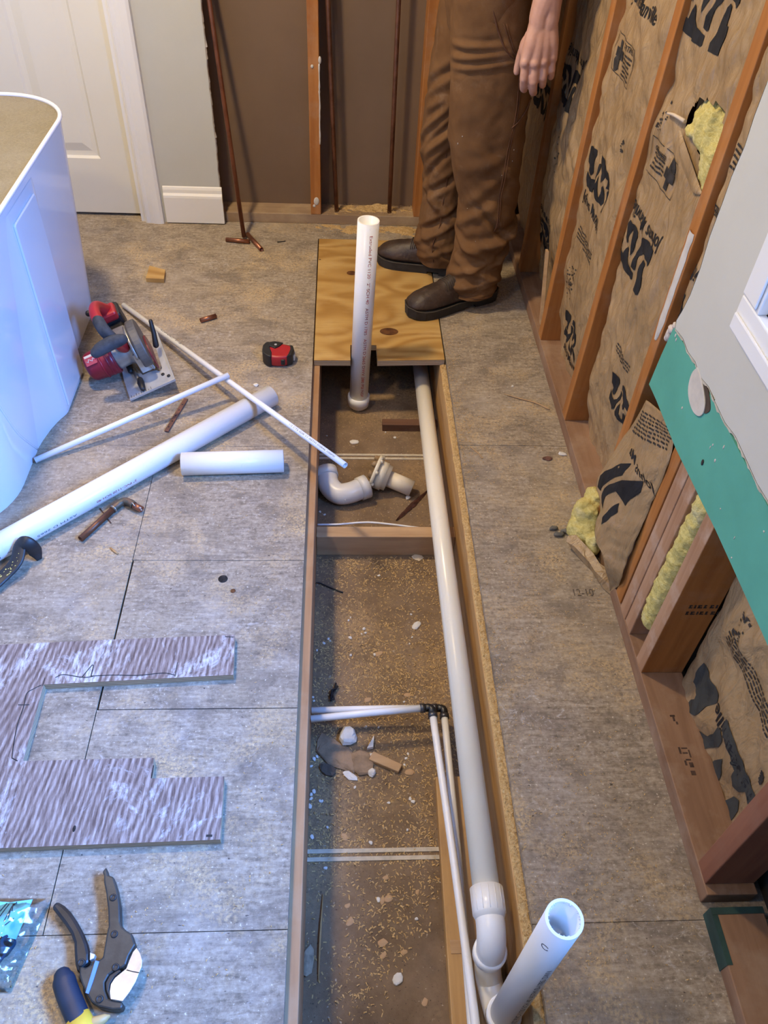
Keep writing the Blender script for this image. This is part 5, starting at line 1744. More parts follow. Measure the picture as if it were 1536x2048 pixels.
for k, pts in enumerate(([(672, 1366), (668, 1380), (660, 1392)], [(676, 1372), (666, 1388), (662, 1402)], [(664, 1384), (668, 1398), (660, 1400)], [(672, 1376), (664, 1380), (662, 1396)])):
    m.tube([at(a, b, z=Z0 + .004 + .002 * k) for a, b in pts], .0022, 5)
tag(m.build('lint_clump', m_plain('black_lint', (.02, .018, .018), .9)), 'clump of black lint on the sawdust by the left joist', 'lint')

chip_px = [(657, 1278, 4), (661, 1282, 3), (700, 1276, 5), (728, 1258, 4.5), (731, 1266, 3.5), (723, 1268, 2.5), (648, 1287, 4), (634, 1301, 3), (697, 1241, 3), (701, 1235, 2.5), (758, 1152, 4), (749, 1310, 4), (701, 1311, 3.5), (824, 1275, 3), (819, 1288, 2.5), (822, 1229, 3), (624, 1674, 5), (640, 1602, 3.5), (628, 1583, 5), (622, 1590, 4), (620, 1613, 5.5), (622, 1598, 4), (644, 1603, 3.5), (628, 1519, 5), (634, 1514, 4), (623, 1533, 3.5), (731, 1454, 3.5), (757, 1455, 2.5), (777, 1606, 3.5), (710, 1575, 3.5), (741, 1686, 4), (812, 1517, 3.5), (809, 1530, 3), (816, 1508, 3), (826, 1604, 4.5), (820, 1598, 4), (655, 1655, 3), (651, 1737, 4), (742, 1686, 4), (757, 1800, 5), (833, 1838, 3.5), (626, 1395, 3.5), (628, 1402, 3), (790, 876, 5), (771, 865, 3), (654, 872, 3), (640, 1024, 4), (649, 1030, 4), (808, 1404, 3), (815, 1660, 3)]
src = None
rc = random.Random(4)
for i, (px, py, r) in enumerate(chip_px):
    c = at(px, py, z=Z0)
    if src is None or i % 10 == 0:
        m = MB(); m.ball((0, 0, 0), (1.15, .85, .5), seg=7, rings=5)
        for k, p in enumerate(m.v):
            m.v[k] = p * (1 + .5 * nz(p.x * 1.1 + i, p.y * 1.1, p.z + i))
        m.sm = [False] * len(m.f)
        m.v = [p * .001 for p in m.v]
        src = m.build('plaster_crumb', M['chip'], base=(0, 0, 0))
        o = src
    else:
        o = src.copy(); COL.objects.link(o)
    o.location = (c.x, c.y, Z0 + r * .0004)
    o.rotation_euler = (0, 0, rc.uniform(0, 6))
    o.scale = (r, r, r)
    tag(o, 'tiny white plaster crumb in the sawdust of the trench', 'plaster crumb', 'plaster crumbs on the trench floor')

m = MB(); m.tube(catmull([at(1008, 788, z=.003), at(1040, 797, z=.004), at(1072, 806, z=.003), at(1099, 819, z=.003)], 4), [.0008, .0012, .0016, .0018, .0020, .0020, .0020, .0020, .0022, .0022, .0022, .0024, .0020], 6)
tag(m.build('wood_splinter', M['fir_x']), 'long curved twig-like splinter on the floor below the bare-footed stud', 'splinter')
m = MB(); m.tube([at(940, 893, z=.002), at(958, 908, z=.002), at(964, 917, z=.002)], [.001, .0016, .0012], 6)
tag(m.build('wood_splinter', M['fir_x']), 'short pale splinter beside the sawdust ridge, near the floor seam', 'splinter')
m = MB(); m.tube([at(221, 1096, z=.002), at(229, 1103, z=.0025), at(236, 1108, z=.002)], [.002, .003, .002], 6)
tag(m.build('wood_splinter', M['fir_y']), 'tiny brown wood sliver below the tarnished copper pipe', 'splinter')
chunk('plaster_chunk', 1094, 918, .008, m_plain('red_brown_crumb', (.22, .10, .07), .9, 0, .3, 80), 'red-brown crumb on the floor seam by the right plate', 'plaster', z=0, seed=31, flat=.5, dx=1.6)
chunk('plaster_chunk', 1124, 909, .008, M['chip'], 'pale crumb heap against the right plate at the floor seam', 'plaster', z=0, seed=33, flat=.5, dx=1.6)
chunk('plaster_chunk', 1025, 775 - 2, .004, M['chip'], 'tiny white crumb on the floor left of the long splinter', 'plaster', z=0, seed=35, flat=.5)
chunk('plaster_chunk', 512, 772, .006, M['pvc_cream'], 'pale plastic crumb standing behind the far end of the big white pipe', 'plaster', z=0, seed=36, flat=.9, dx=1.3)

# shavings: nobody could count them


def shavings(name, spots, mat, label, seed, smin=.0018, smax=.006, curl=True):
    rs = random.Random(seed)
    m = MB()
    for x, y, z in spots:
        l = rs.uniform(smin, smax); w = l * rs.uniform(.18, .42); a = rs.uniform(0, 6.283)
        ca, sa = math.cos(a), math.sin(a)
        h = rs.uniform(.0003, .0014) + (l * .25 if curl and rs.random() < .3 else 0)
        p = [(-l / 2, -w / 2, 0), (l / 2, -w / 2, rs.uniform(0, h)), (l / 2, w / 2, rs.uniform(0, h)), (-l / 2, w / 2, rs.uniform(0, h * .5)), (0, -w / 2, h), (0, w / 2, h)]
        m.add([(x + u * ca - v * sa, y + u * sa + v * ca, z + .0004 + q) for u, v, q in p], [(0, 4, 5, 3), (4, 1, 2, 5)])
    o = m.build(name, mat)
    tag(o, label, 'sawdust', None, 'stuff')
    return o


M['shav'] = m_plain('wood_shavings', (.62, .43, .20), .85, 0, .3, 300, .2, 0, (.42, .25, .09))
rs = random.Random(21)
sp = []
while len(sp) < 8500:
    x, y = rs.uniform(-.058, .30), rs.uniform(.22, 1.42)
    dens = .30 + .9 * max(0, nz(x * 7, y * 4.5, 3) + .25) - (.35 if y < .60 else 0) + (.25 if .62 < y < .95 or 1.0 < y < 1.2 else 0)
    if rs.random() < dens and not (y < .78 and .205 < x < .31):
        sp.append((x, y, Z0))
sh = shavings('wood_shavings', sp, M['shav'], 'golden wood shavings strewn over the trench floor', 5, .0015, .0072)
sp = [(rs.uniform(-.058, .30), rs.uniform(1.48, 2.04), Z0) for _ in range(1300)]
shavings('wood_shavings', sp, M['shav'], 'sparse sawdust behind the wood blocking in the trench', 6, .001, .0042)
for i, (px, py, sz, rt) in enumerate([(778, 1797, .008, .5), (764, 1802, .006, 1.2), (700, 1843, .008, .9), (765, 1886, .008, 0), (766, 1912, .006, .8), (772, 1755, .005, .2), (835, 1785, .005, 1), (808, 1905, .006, .3), (695, 1812, .005, .4), (820, 1545, .009, .3), (690, 1675, .007, 2.2), (850, 2005, .006, 1.1), (757, 1308, .008, .5), (735, 1400, .007, .2), (815, 1390, .007, 0)]):
    chunk('wood_chip', px, py, sz * .85, M['fir_x'], 'pale flat wood chip lying on the trench floor', 'wood chip', seed=i * 1.7, flat=.22, group='wood chips on the trench floor', rot=rt, dx=1.5)
# thick sawdust lying on the right joist top, and drifts against the back plate
m = MB()


def jt(s, t):
    y = .25 + (2.052 - .25) * t
    x = .3165 + (.3325 - .3165) * s
    x0 = .3165 + .0028 * nz(y * 30, 2) + .0025 * nz(y * 9, 5)
    if s == 0:
        x = x0
    e = min(s, 1.0 if s > .5 else s)
    h = .0035 * math.sin(min(1, s * 1.6) * math.pi / 2) + .0035 * (nz(x * 160, y * 70, 1) + .4) * (s > 0) + .003 * (nz(x * 60, y * 14, 4)) * (s > 0)
    return Vector((x, y, S + max(.0006, h)))


m.grid(jt, 6, 620, True)
tag(m.build('sawdust_ridge', M['sawdust']), 'ridge of golden sawdust along the top of the right joist', 'sawdust', None, 'stuff')
shavings('sawdust_flakes', [(rs.uniform(.318, .334), rs.uniform(.26, 2.05), S + .0055) for _ in range(1500)], M['shav'], 'coarse flakes on the sawdust along the right joist', 7, .0015, .0045)


def drift(name, x0, x1, y0, y1, z, h, label, seed, nx=160, ny=26, powr=1.0):
    m = MB()

    def f(s, t):
        x, y = x0 + (x1 - x0) * s, y0 + (y1 - y0) * t
        e = min(s * 3.2, (1 - s) * 3.2, t * 2.2, (1 - t) * 8, 1)
        n_ = .30 + 1.0 * nz(x * 9 + seed, y * 18, seed) + .6 * nz(x * 40, y * 60, seed) - (1 - e) * .7
        return Vector((x, y, z + (e * h * n_ if n_ > 0 else -.002) + (.0012 * nz(x * 170, y * 190, seed) if e * n_ > .1 else 0)))
    m.grid(f, nx, ny)
    o = m.build(name, M['sawdust'])
    tag(o, label, 'sawdust', None, 'stuff')


drift('sawdust_drift', -.05, .285, 2.942, 3.025, .038, .016, 'heap of sawdust on the back plate round the copper pipes', 3, 200, 50)
drift('sawdust_drift', -.10, .40, 2.832, 2.939, .0, .013, 'drift of sawdust on the floor in front of the back plate', 8, 260, 60)
shavings('sawdust_flakes', [(rs.uniform(-.20, .42), 2.84 + .10 * rs.random() ** .7, rs.uniform(.0, .008)) for _ in range(1400)], M['shav'], 'loose flakes on the drift in front of the back plate', 9, .0015, .0045)
shavings('sawdust_flakes', [(rs.uniform(-.05, .28), rs.uniform(2.944, 3.02), .038 + rs.uniform(.002, .010)) for _ in range(900)], M['shav'], 'loose flakes on the heap along the back plate', 10, .0015, .0045)
sp = []
while len(sp) < 5200:
    if rs.random() < .7:
        x, y = .336 + .29 * rs.random() ** 1.5, rs.uniform(.25, 2.2)
    else:
        x, y = rs.uniform(-.62, -.09), rs.uniform(.3, 2.6)
    if -.9 < x < -.19 and .54 < y < 1.03 or abs((y - 1.433) - (x + .592) * .975) < .065 or (-.42 < x < -.13 and 1.5 < y < 1.6):
        continue
    if rs.random() < .12 + 1.6 * max(0, nz(x * 5 + 2, y * 3.2, 6)):
        sp.append((x, y, 0.0))
shavings('sawdust_flakes', sp, M['shav'], 'fine sawdust flakes scattered over the floor sheets', 11, .001, .0045)
# ------------------------------------------------------------------ bathtub


def m_cover():
    t = NT('brown_crackled_top')
    P = t.coord((1, 1, 1), 'World')
    n = t.noise(P, 75, 6, .72, 2.5)
    c = t.ramp(n, [(.34, (.165, .132, .066)), (.66, (.30, .25, .142))])
    c = t.mix(t.math('MULTIPLY', t.step(t.noise(P, 3.5, 3), .45, .7), .45), c, (.34, .30, .22))
    t.bump(n, .6, .004)
    return t.out(c, .42, 0, .45)


M['acrylic'] = m_plain('white_acrylic', (.74, .75, .77), .13, 0, .01, 3, .5)
tub = thing('bathtub', 'white acrylic bathtub with a brown crackled top, at the left edge by the door', 'bathtub', (-1.17, 1.92, 0))
TX0, TX1, TY0, TY1, TZ, TRD = -1.57, -.7575, 1.30, 2.460, .600, .19
TAPER = .043


def tub_outline(n=14, ins=0.0, din=0.0):
    pts = []
    for (cx, cy, a0) in ((TX1 - din - TRD, TY1 - TRD, 0), (TX0 + TRD, TY1 - TRD, .5), (TX0 + TRD, TY0 + TRD, 1.0), (TX1 - din - TRD, TY0 + TRD, 1.5)):
        for i in range(n + 1):
            a = math.pi * (a0 + .5 * i / n)
            pts.append((cx + (TRD - ins) * math.cos(a), cy + (TRD - ins) * math.sin(a)))
    return pts


levels = [0, .012, .1, .2, .3, .4, .5, .56, .590, .597]
m = MB()
N = len(tub_outline())
vs = []
for z in levels:
    vs += [(x, y, z) for x, y in tub_outline(14, 0, TAPER * (1 - z / TZ))]
m.add(vs, [(k * N + i, k * N + (i + 1) % N, (k + 1) * N + (i + 1) % N, (k + 1) * N + i) for k in range(len(levels) - 1) for i in range(N)], True)
m.build('shell', M['acrylic'], tub)
m = MB()
o_ = [Vector((x, y, TZ)) for x, y in tub_outline(14, .001)]
m.tube(o_ + [o_[0]], .0062, 10, False)
m.build('rim', M['acrylic'], tub)
m = MB()
m.add([(x, y, TZ - .002) for x, y in tub_outline(14, .006)], [tuple(range(N))])
m.build('top_panel', m_cover(), tub)
m = MB()
cs = [(1.08, 1.590), (1.0, 1.620), (.88, 1.660), (.66, 1.705), (.40, 1.740), (.18, 1.760), (.05, 1.772), (0, 1.783), (0, 1.966), (.05, 1.972), (.30, 1.982), (.8, 1.992), (1.08, 1.996)]
nn = len(cs)
lv = [0, .004, .1, .2, .3, .4, .48, .53, .56, .575]
vs = []
for z in lv:
    k = 1 - z / TZ
    for fr, y in cs:
        yy = y if y > 1.78 else 1.783 + (y - 1.783) * (.30 + .70 * k)
        vs.append((TX1 - .0012 - TAPER * fr * k, yy, z))
m.add(vs, [(q * nn + i, q * nn + i + 1, (q + 1) * nn + i + 1, (q + 1) * nn + i) for q in range(len(lv) - 1) for i in range(nn - 1)], True)
ap = m.build('access_panel', M['acrylic'], tub)
m = MB()
m.prism([(1.789, .016), (1.962, .016), (1.962, .540), (1.957, .546), (1.794, .546), (1.789, .541)], TX1 - .002, TX1 + .0050, lambda a, b, d: Vector((d, a, b)))
m.build('panel_face', M['acrylic'], ap, bevel=.0030)
m = MB()


def tubx(z):
    return TX1 - TAPER * (1 - z / TZ)


pts_ = []
for px_, py_ in ((-14, 795), (0, 816), (32, 863), (55, 884), (76, 899)):
    q_ = at(px_, py_, x=-.795)
    for _ in range(3):
        q_ = at(px_, py_, x=tubx(q_.z))
    pts_.append(q_)
m.tube(catmull(pts_, 5), .0030, 8)
m.build('moulded_line', M['acrylic'], tub)

# ------------------------------------------------------------------ the worker


def m_cloth(name, a, b):
    t = NT(name)
    P = t.coord((1, 1, 1), 'World')
    c = t.ramp(t.noise(P, 7, 5, .6), [(.3, a), (.68, b)])
    c = t.mix(t.math('MULTIPLY', t.step(t.noise(P, 12, 5, .7, .5), .56, .74), .32), c, (.33, .22, .135))
    wv = t.noise(t.coord((700, 700, 700), 'World'), 1, 2)
    t.bump(t.math('ADD', wv, t.math('MULTIPLY', t.noise(P, 38, 4, .6, .6), 1.6)), .28, .003)
    return t.out(c, .85, 0, .2)


M['duck'] = m_cloth('brown_duck_cloth', (.118, .056, .021), (.180, .092, .037))
M['seam'] = m_plain('seam_thread', (.115, .046, .018), .85, 0, .1, 60)
bt = NT('worn_brown_leather')
bp_ = bt.coord((1, 1, 1), 'World')
bc = bt.ramp(bt.noise(bp_, 18, 5, .65), [(.32, (.026, .016, .012)), (.62, (.062, .038, .026))])
bc = bt.mix(bt.math('MULTIPLY', bt.step(bt.noise(bp_, 30, 6, .7, .8), .55, .72), .55), bc, (.15, .105, .075))
bt.bump(bt.noise(bp_, 60, 4, .6, 1.0), .35, .004)
M['boot'] = bt.out(bc, .48, 0, .4)
M['sole'] = m_plain('dark_rubber_sole', (.028, .025, .022), .7, 0, .2, 25)
M['welt'] = m_plain('boot_welt', (.060, .048, .036), .75, 0, .2, 40)
sk = NT('skin')
cc = sk.ramp(sk.noise(sk.coord((1, 1, 1), 'World'), 32, 5, .6), [(.3, (.47, .250, .180)), (.7, (.57, .330, .245))])
sk.bump(sk.noise(sk.coord((1, 1, 1), 'World'), 160, 4, .6), .12, .002)
sk.b.inputs['Subsurface Weight'].default_value = .12
sk.b.inputs['Subsurface Radius'].default_value = (.012, .005, .003)
M['skin'] = sk.out(cc, .5, 0, .4)

man = thing('person', 'worker in brown overalls and dark boots, left arm hanging, standing on the plywood patch', 'person', (.40, 2.51, 0))

# body: head, torso, arms, legs and hands as one skinned surface
m = MB()


def limb(pts, rs, seg=14):
    m.tube(catmull(pts, 4), [lerp1(i / 4, list(range(len(rs))), rs) for i in range(4 * (len(pts) - 1) + 1)], seg, True, rnd_end=True)


HX, HY = .405, 2.51
limb([(HX + .01, HY, .92), (HX + .02, HY, 1.06), (HX + .01, HY, 1.22), (HX + .02, HY, 1.38)], [.115, .110, .118, .100])
limb([(HX, HY - .09, .93), (HX + .01, HY - .10, 1.20), (HX + .02, HY - .12, 1.40)], [.085, .085, .065]); limb([(HX, HY + .09, .93), (HX + .01, HY + .10, 1.20), (HX + .02, HY + .12, 1.40)], [.085, .085, .065])
limb([(HX + .02, HY, 1.40), (HX, HY, 1.50), (HX - .02, HY, 1.56)], [.062, .056, .058])
m.ball((HX - .03, HY, 1.655), (.098, .076, .118), seg=22, rings=16)
limb([(HX - .10, HY, 1.575), (HX - .085, HY, 1.56), (HX - .04, HY, 1.58)], [.030, .035, .05])
limb([(HX - .118, HY, 1.665), (HX - .142, HY, 1.632), (HX - .120, HY, 1.622)], [.010, .013, .012], 10)
for s in (-1, 1):
    m.ball((HX - .02, HY + s * .077, 1.645), (.018, .009, .030))
    m.ball((HX - .112, HY + s * .030, 1.672), (.012, .014, .009))
limb([(HX - .118, HY - .022, 1.592), (HX - .124, HY, 1.594), (HX - .118, HY + .022, 1.592)], [.008, .010, .008], 8)
W = at(1087, 50, y=2.285)
Fo = at(1096, -12, y=2.30)
El = Vector((.548, 2.345, 1.165))
limb([(HX + .02, HY - .17, 1.40), (HX + .075, HY - .185, 1.29), El], [.060, .054, .043]); 
Wu = Vector((.012, 0, .002))
limb([El, El.lerp(Fo, .45), Fo, W.lerp(Fo, .35) - Wu, W - Wu], [.043, .045, .0350, .0275, .0250])
limb([El, El.lerp(Fo, .45), Fo + Wu * .5, W.lerp(Fo, .35) + Wu, W + Wu], [.043, .043, .0340, .0265, .0245])
hand = {'i': [(1050, 128, 2.262), (1048, 157, 2.256), (1047, 175, 2.272), (1049, 179, 2.296)],
        'm': [(1070, 130, 2.258), (1067, 162, 2.252), (1066, 182, 2.268), (1068, 185, 2.294)],
        'r': [(1088, 126, 2.262), (1086, 154, 2.256), (1085, 168, 2.272), (1085, 170, 2.296)],
        'p': [(1105, 117, 2.270), (1103, 140, 2.264), (1102, 152, 2.278), (1101, 154, 2.298)]}
rads = {'i': [.0128, .0114, .0108, .0092], 'm': [.0132, .0118, .0112, .0095], 'r': [.0126, .0110, .0104, .0090], 'p': [.0114, .0098, .0092, .0080]}
for k, off in (('i', -.016), ('m', -.005), ('r', .006), ('p', .016)):
    P4 = [at(a, b, y=c) for a, b, c in hand[k]]
    limb([W + Vector((off, .002, -.004)), W.lerp(P4[0], .55) + Vector((off * .4, -.001, 0)), P4[0]], [.0230, .0205, .0150 if k != 'p' else .0135], 14)
    m.tube(catmull(P4, 5), [lerp1(i / 5, [0, .35, .9, 1.2, 2, 3], [rads[k][0], rads[k][1] * .97, rads[k][1] * 1.06, rads[k][1], rads[k][2], rads[k][3]]) for i in range(16)], 14, True, rnd_end=True)
for (kx, ky, kz, kr) in ((1050, 126, 2.256, .0125), (1070, 128, 2.252, .0132), (1088, 124, 2.256, .0125), (1104, 116, 2.264, .0112)):
    m.ball(at(kx, ky, y=kz), kr)
for (kx, ky, kz, kr) in ((1048, 158, 2.254, .0118), (1067, 164, 2.250, .0122), (1086, 155, 2.254, .0114), (1103, 141, 2.262, .0102)):
    m.ball(at(kx, ky, y=kz), kr)
m.ball(at(1076, 96, y=2.279), (.037, .020, .040))
m.ball(at(1054, 96, y=2.290), (.022, .018, .034))
m.ball(at(1103, 92, y=2.295), (.018, .018, .034))
th = [at(1064, 72, y=2.296), at(1047, 103, y=2.304), at(1037, 128, y=2.306), at(1033, 144, y=2.304)]
m.tube(catmull(th, 5), [lerp1(i / 5, [0, 1, 2, 3], [.0195, .0150, .0108, .0088]) for i in range(16)], 14, True, rnd_end=True)
# right arm, hanging on the far side
El2 = Vector((HX + .03, HY + .245, 1.14)); W2 = Vector((HX - .03, HY + .235, .90))
limb([(HX + .02, HY + .17, 1.40), (HX + .04, HY + .22, 1.28), El2], [.060, .054, .043]); limb([El2, El2.lerp(W2, .4), W2], [.043, .043, .027])
limb([W2, W2 + Vector((-.01, 0, -.05)), W2 + Vector((-.02, 0, -.09))], [.027, .036, .030])
for q in range(4):
    b0 = W2 + Vector((-.045 + .021 * q, 0, -.095))
    limb([b0, b0 + Vector((-.004, -.004, -.038)), b0 + Vector((-.002, -.018, -.062))], [.0098, .0092, .0075], 10)
limb([W2 + Vector((-.03, -.005, -.03)), W2 + Vector((-.060, -.012, -.06)), W2 + Vector((-.068, -.018, -.095))], [.016, .0125, .0095], 10)
# legs inside the trousers
limb([(.395, 2.43, .92), (.425, 2.42, .62), (.450, 2.415, .48), (.458, 2.412, .25), (.450, 2.41, .08)], [.078, .070, .056, .052, .042])
limb([(.395, 2.59, .92), (.360, 2.60, .62), (.335, 2.61, .45), (.350, 2.615, .25), (.358, 2.612, .08)], [.078, .066, .050, .048, .042])
body = m.build('body', M['skin'], man)
r_ = body.modifiers.new('fuse', 'REMESH'); r_.mode = 'VOXEL'; r_.voxel_size = .0026; r_.use_smooth_shade = True
s_ = body.modifiers.new('soften', 'SMOOTH'); s_.factor = .5; s_.iterations = 7
m = MB()
m.ball((HX - .018, HY, 1.685), (.108, .086, .105), seg=20, rings=14)
m.v = [p if not (p.x < HX - .085 and p.z < 1.715) else Vector((HX - .080, p.y, p.z)) for p in m.v]
m.build('hair', m_plain('brown_hair', (.06, .035, .02), .7, 0, .2, 60), man)
m = MB()
m.tube(catmull([(HX + .01, HY, 1.02), (HX + .02, HY, 1.15), (HX + .015, HY, 1.32), (HX + .02, HY, 1.43), (HX + .015, HY, 1.475)], 6), [lerp1(i / 6, [0, 1, 2, 3, 4], [.165, .165, .175, .135, .070]) for i in range(25)], 28, True, flat=(1.12, .78), up=(0, 1, 0))
for s, e in ((-1, El), (1, El2)):
    a = Vector((HX + .02, HY + s * .13, 1.415))
    m.tube(catmull([a, Vector((HX + .05, HY + s * .19, 1.33)), e + Vector((0, 0, .045))], 6), [lerp1(i / 6, [0, 1, 2], [.075, .074, .062]) for i in range(13)], 18)
m.build('shirt', m_cloth('dark_shirt', (.05, .045, .04), (.08, .07, .06)), man)

# overalls
FOLDS_N = [  # z, slope, phi centre, phi width, amplitude, width
    (.262, .03, -.9, 1.3, .016, .018), (.262, .03, -.4, 1.0, .012, .02), (.215, -.035, -1.9, 1.1, .010, .013), (.205, .05, -.7, .9, -.012, .011),
    (.165, .035, -1.6, 1.3, .010, .013), (.130, -.03, -1.2, 1.4, .008, .012), (.100, .025, -1.8, 1.3, .007, .011), (.330, .06, -2.2, .9, .007, .018),
    (.375, -.05, -1.1, .8, -.007, .020), (.300, -.09, -1.3, .7, -.012, .014), (.500, .04, -1.5, 1.2, .004, .02), (.775, .02, -2.0, .9, .006, .009), (.750, .02, -2.0, .9, .005, .008), (.800, .01, -2.0, .8, .006, .009),
    (.460, -.08, -1.0, .8, .006, .018), (.420, .08, -1.7, .9, .005, .02), (.080, .02, -1.2, 1.5, -.006, .010)]
FOLDS_F = [(0.66, 0.07, -2.4, 0.9, -0.009, 0.016), (0.55, 0.1, -2.2, 0.9, 0.0105, 0.018), (0.5, 0.1, -2.0, 0.9, -0.0097, 0.016), (0.44, 0.06, -2.6, 0.9, 0.009, 0.02), (0.4, 0.08, -2.1, 0.9, -0.0075, 0.014), (0.33, 0.05, -2.0, 0.9, -0.0105, 0.014), (0.27, -0.06, -2.0, 1.0, 0.0075, 0.016), (0.21, 0.05, -1.9, 1.1, -0.009, 0.012), (0.165, 0.05, -2.0, 1.2, 0.0083, 0.013), (0.12, -0.04, -2.0, 1.2, -0.006, 0.011), (0.085, 0.03, -2.2, 1.2, 0.0053, 0.011), (0.6, 0.05, -2.0, 0.8, 0.0075, 0.016)]
NEAR = [(.050, .440, .082, .088, 2.410), (.068, .442, .086, .090, 2.410), (.09, .442, .089, .091, 2.411), (.114, .446, .087, .088, 2.411), (.148, .452, .085, .086, 2.411), (.189, .457, .083, .085, 2.412), (.237, .458, .087, .087, 2.412), (.279, .459, .090, .089, 2.412), (.304, .461, .092, .088, 2.413), (.356, .460, .092, .087, 2.413), (.415, .449, .099, .087, 2.414), (.463, .441, .105, .088, 2.414), (.531, .430, .112, .090, 2.415), (.589, .427, .113, .091, 2.416), (.661, .425, .115, .093, 2.417), (.75, .414, .110, .096, 2.420), (.819, .404, .108, .100, 2.424), (.889, .394, .106, .104, 2.43), (.96, .394, .106, .10, 2.44)]
FARL = [(.045, .352, .074, .080, 2.617), (.064, .350, .078, .082, 2.617), (.104, .345, .084, .084, 2.616), (.133, .346, .082, .082, 2.616), (.177, .350, .076, .078, 2.615), (.261, .349, .074, .078, 2.613), (.359, .345, .070, .078, 2.612), (.423, .336, .076, .080, 2.610), (.472, .338, .083, .082, 2.609), (.56, .350, .089, .085, 2.607), (.634, .362, .096, .088, 2.605), (.701, .372, .103, .090, 2.604), (.757, .382, .107, .092, 2.60), (.846, .390, .110, .096, 2.596), (.96, .394, .106, .10, 2.59)]


def legfn(tab, folds, seed):
    zs = [r[0] for r in tab]

    def f(phi, z, d=0.0):
        cx, rx, ry, cy = (lerp1(z, zs, [r[k] for r in tab]) for k in (1, 2, 3, 4))
        b = 0
        for z0, sl, p0, pw, A, w in folds:
            dp = (phi - p0 + math.pi) % (2 * math.pi) - math.pi
            if abs(dp) < pw * 1.4:
                win = math.cos(dp / (pw * 1.4) * math.pi / 2)
                q = (z - z0 - sl * dp) / w
                b += A * win * (math.exp(-q * q) - .45 * math.exp(-(q - 1.7) ** 2) - .45 * math.exp(-(q + 1.7) ** 2))
        b += .0045 * nz(math.cos(phi) * 2 + seed, math.sin(phi) * 2, z * 13) + .002 * nz(math.cos(phi) * 5, math.sin(phi) * 5 + seed, z * 34)
        # squarish cross-section of stiff cloth
        c, s = math.cos(phi), math.sin(phi)
        e = 1 / (abs(c) ** 2.6 + abs(s) ** 2.6) ** (1 / 2.6)
        return Vector((cx + (rx + b + d) * c * (.55 * e + .45), cy + (ry + b + d) * s * (.55 * e + .45), z))
    return f


nl, fl2 = legfn(NEAR, FOLDS_N, 1), legfn(FARL, FOLDS_F, 5)
m = MB()
for fn, zb in ((nl, .050), (fl2, .045)):
    NP, NZ = 96, 190
    m.grid(lambda s, t: fn(2 * math.pi * s, zb + (.955 - zb) * t ** 1.0), NP, NZ)
    m.grid(lambda s, t: fn(2 * math.pi * s, zb + .0 + .03 * t, -.004 - .010 * (1 - t) * 0), NP, 3)
hipz = [.74, .80, .86, .93, 1.00, 1.08, 1.16]
hcx, hrx, hry, hcy = [.400, .396, .394, .397, .40, .41, .415], [.050, .098, .110, .118, .124, .130, .132], [.085, .165, .186, .192, .195, .196, .190], [2.51] * 7
m.grid(lambda s, t: (lambda z, p: Vector((lerp1(z, hipz, hcx) + lerp1(z, hipz, hrx) * math.cos(p), lerp1(z, hipz, hcy) + lerp1(z, hipz, hry) * math.sin(p), z)) + Vector((.003 * nz(p * 3, z * 12), .003 * nz(p * 3, z * 12, 5), 0)))(.74 + .42 * t, 2 * math.pi * s), 80, 60)
for y0 in (-.07, .07):
    m.tube(catmull([(.285, 2.51 + y0, 1.14), (.262, 2.51 + y0, 1.28), (.30, 2.51 + y0 * 1.2, 1.42), (.40, 2.51 + y0 * 1.2, 1.485), (.50, 2.51 + y0, 1.40), (.545, 2.51 + y0 * .4, 1.2)], 6), .022, 8, flat=(.25, 1), up=(1, 0, 0))
m.add([(.283, 2.41, 1.12), (.283, 2.61, 1.12), (.258, 2.59, 1.34), (.258, 2.43, 1.34)], [(0, 1, 2, 3)])
ov = m.build('overalls', M['duck'], man)


def on_leg(fn, zc, d=.001, r=.0014, name='seam'):
    mm = MB()
    pts = [fn(-math.acos(max(-1, min(1, c))), z, d) for z, c in zc]
    mm.tube(catmull(pts, 4), r, 6)
    return mm.build(name, M['seam'], ov)


on_leg(nl, [(.86, .20), (.80, .40), (.77, .56), (.70, .56), (.62, .53), (.54, .46), (.47, .36), (.40, .28), (.33, .22), (.29, .20)])
on_leg(nl, [(.86, .26), (.80, .45), (.77, .61), (.70, .61), (.62, .58), (.54, .51), (.47, .41), (.40, .33), (.33, .27), (.29, .25)])
on_leg(nl, [(.94, -.12), (.90, -.08), (.86, .02), (.83, .12), (.80, .25), (.775, .48)], .0015, .0026, 'pocket_edge')
on_leg(nl, [(.60, .48), (.615, .62), (.64, .80), (.665, .93)], .002, .0022, 'tool_pocket_edge')
on_leg(nl, [(.063, -.95), (.062, -.6), (.062, -.2), (.062, .2), (.062, .6), (.064, .95)], .0012, .0011, 'hem_stitch')
on_leg(fl2, [(.62, -.15), (.52, -.12), (.44, -.06), (.36, -.02), (.28, -.15), (.20, -.20), (.13, -.35), (.07, -.3)], .001, .0015)
m = MB()
for k in range(22):
    a = rc.uniform(-2.6, -.6); z = rc.uniform(.3, .8)
    m.v and None
mm = MB()
for k in range(7):
    p = nl(rc.uniform(-2.5, -.9), rc.uniform(.25, .85), .0012)
    mm.ball(p, (rc.uniform(.0008, .0022), .0006, rc.uniform(.001, .0028)), seg=6, rings=4)
mm.build('plaster_specks', M['smear'], ov)['kind'] = 'stuff'

# boots


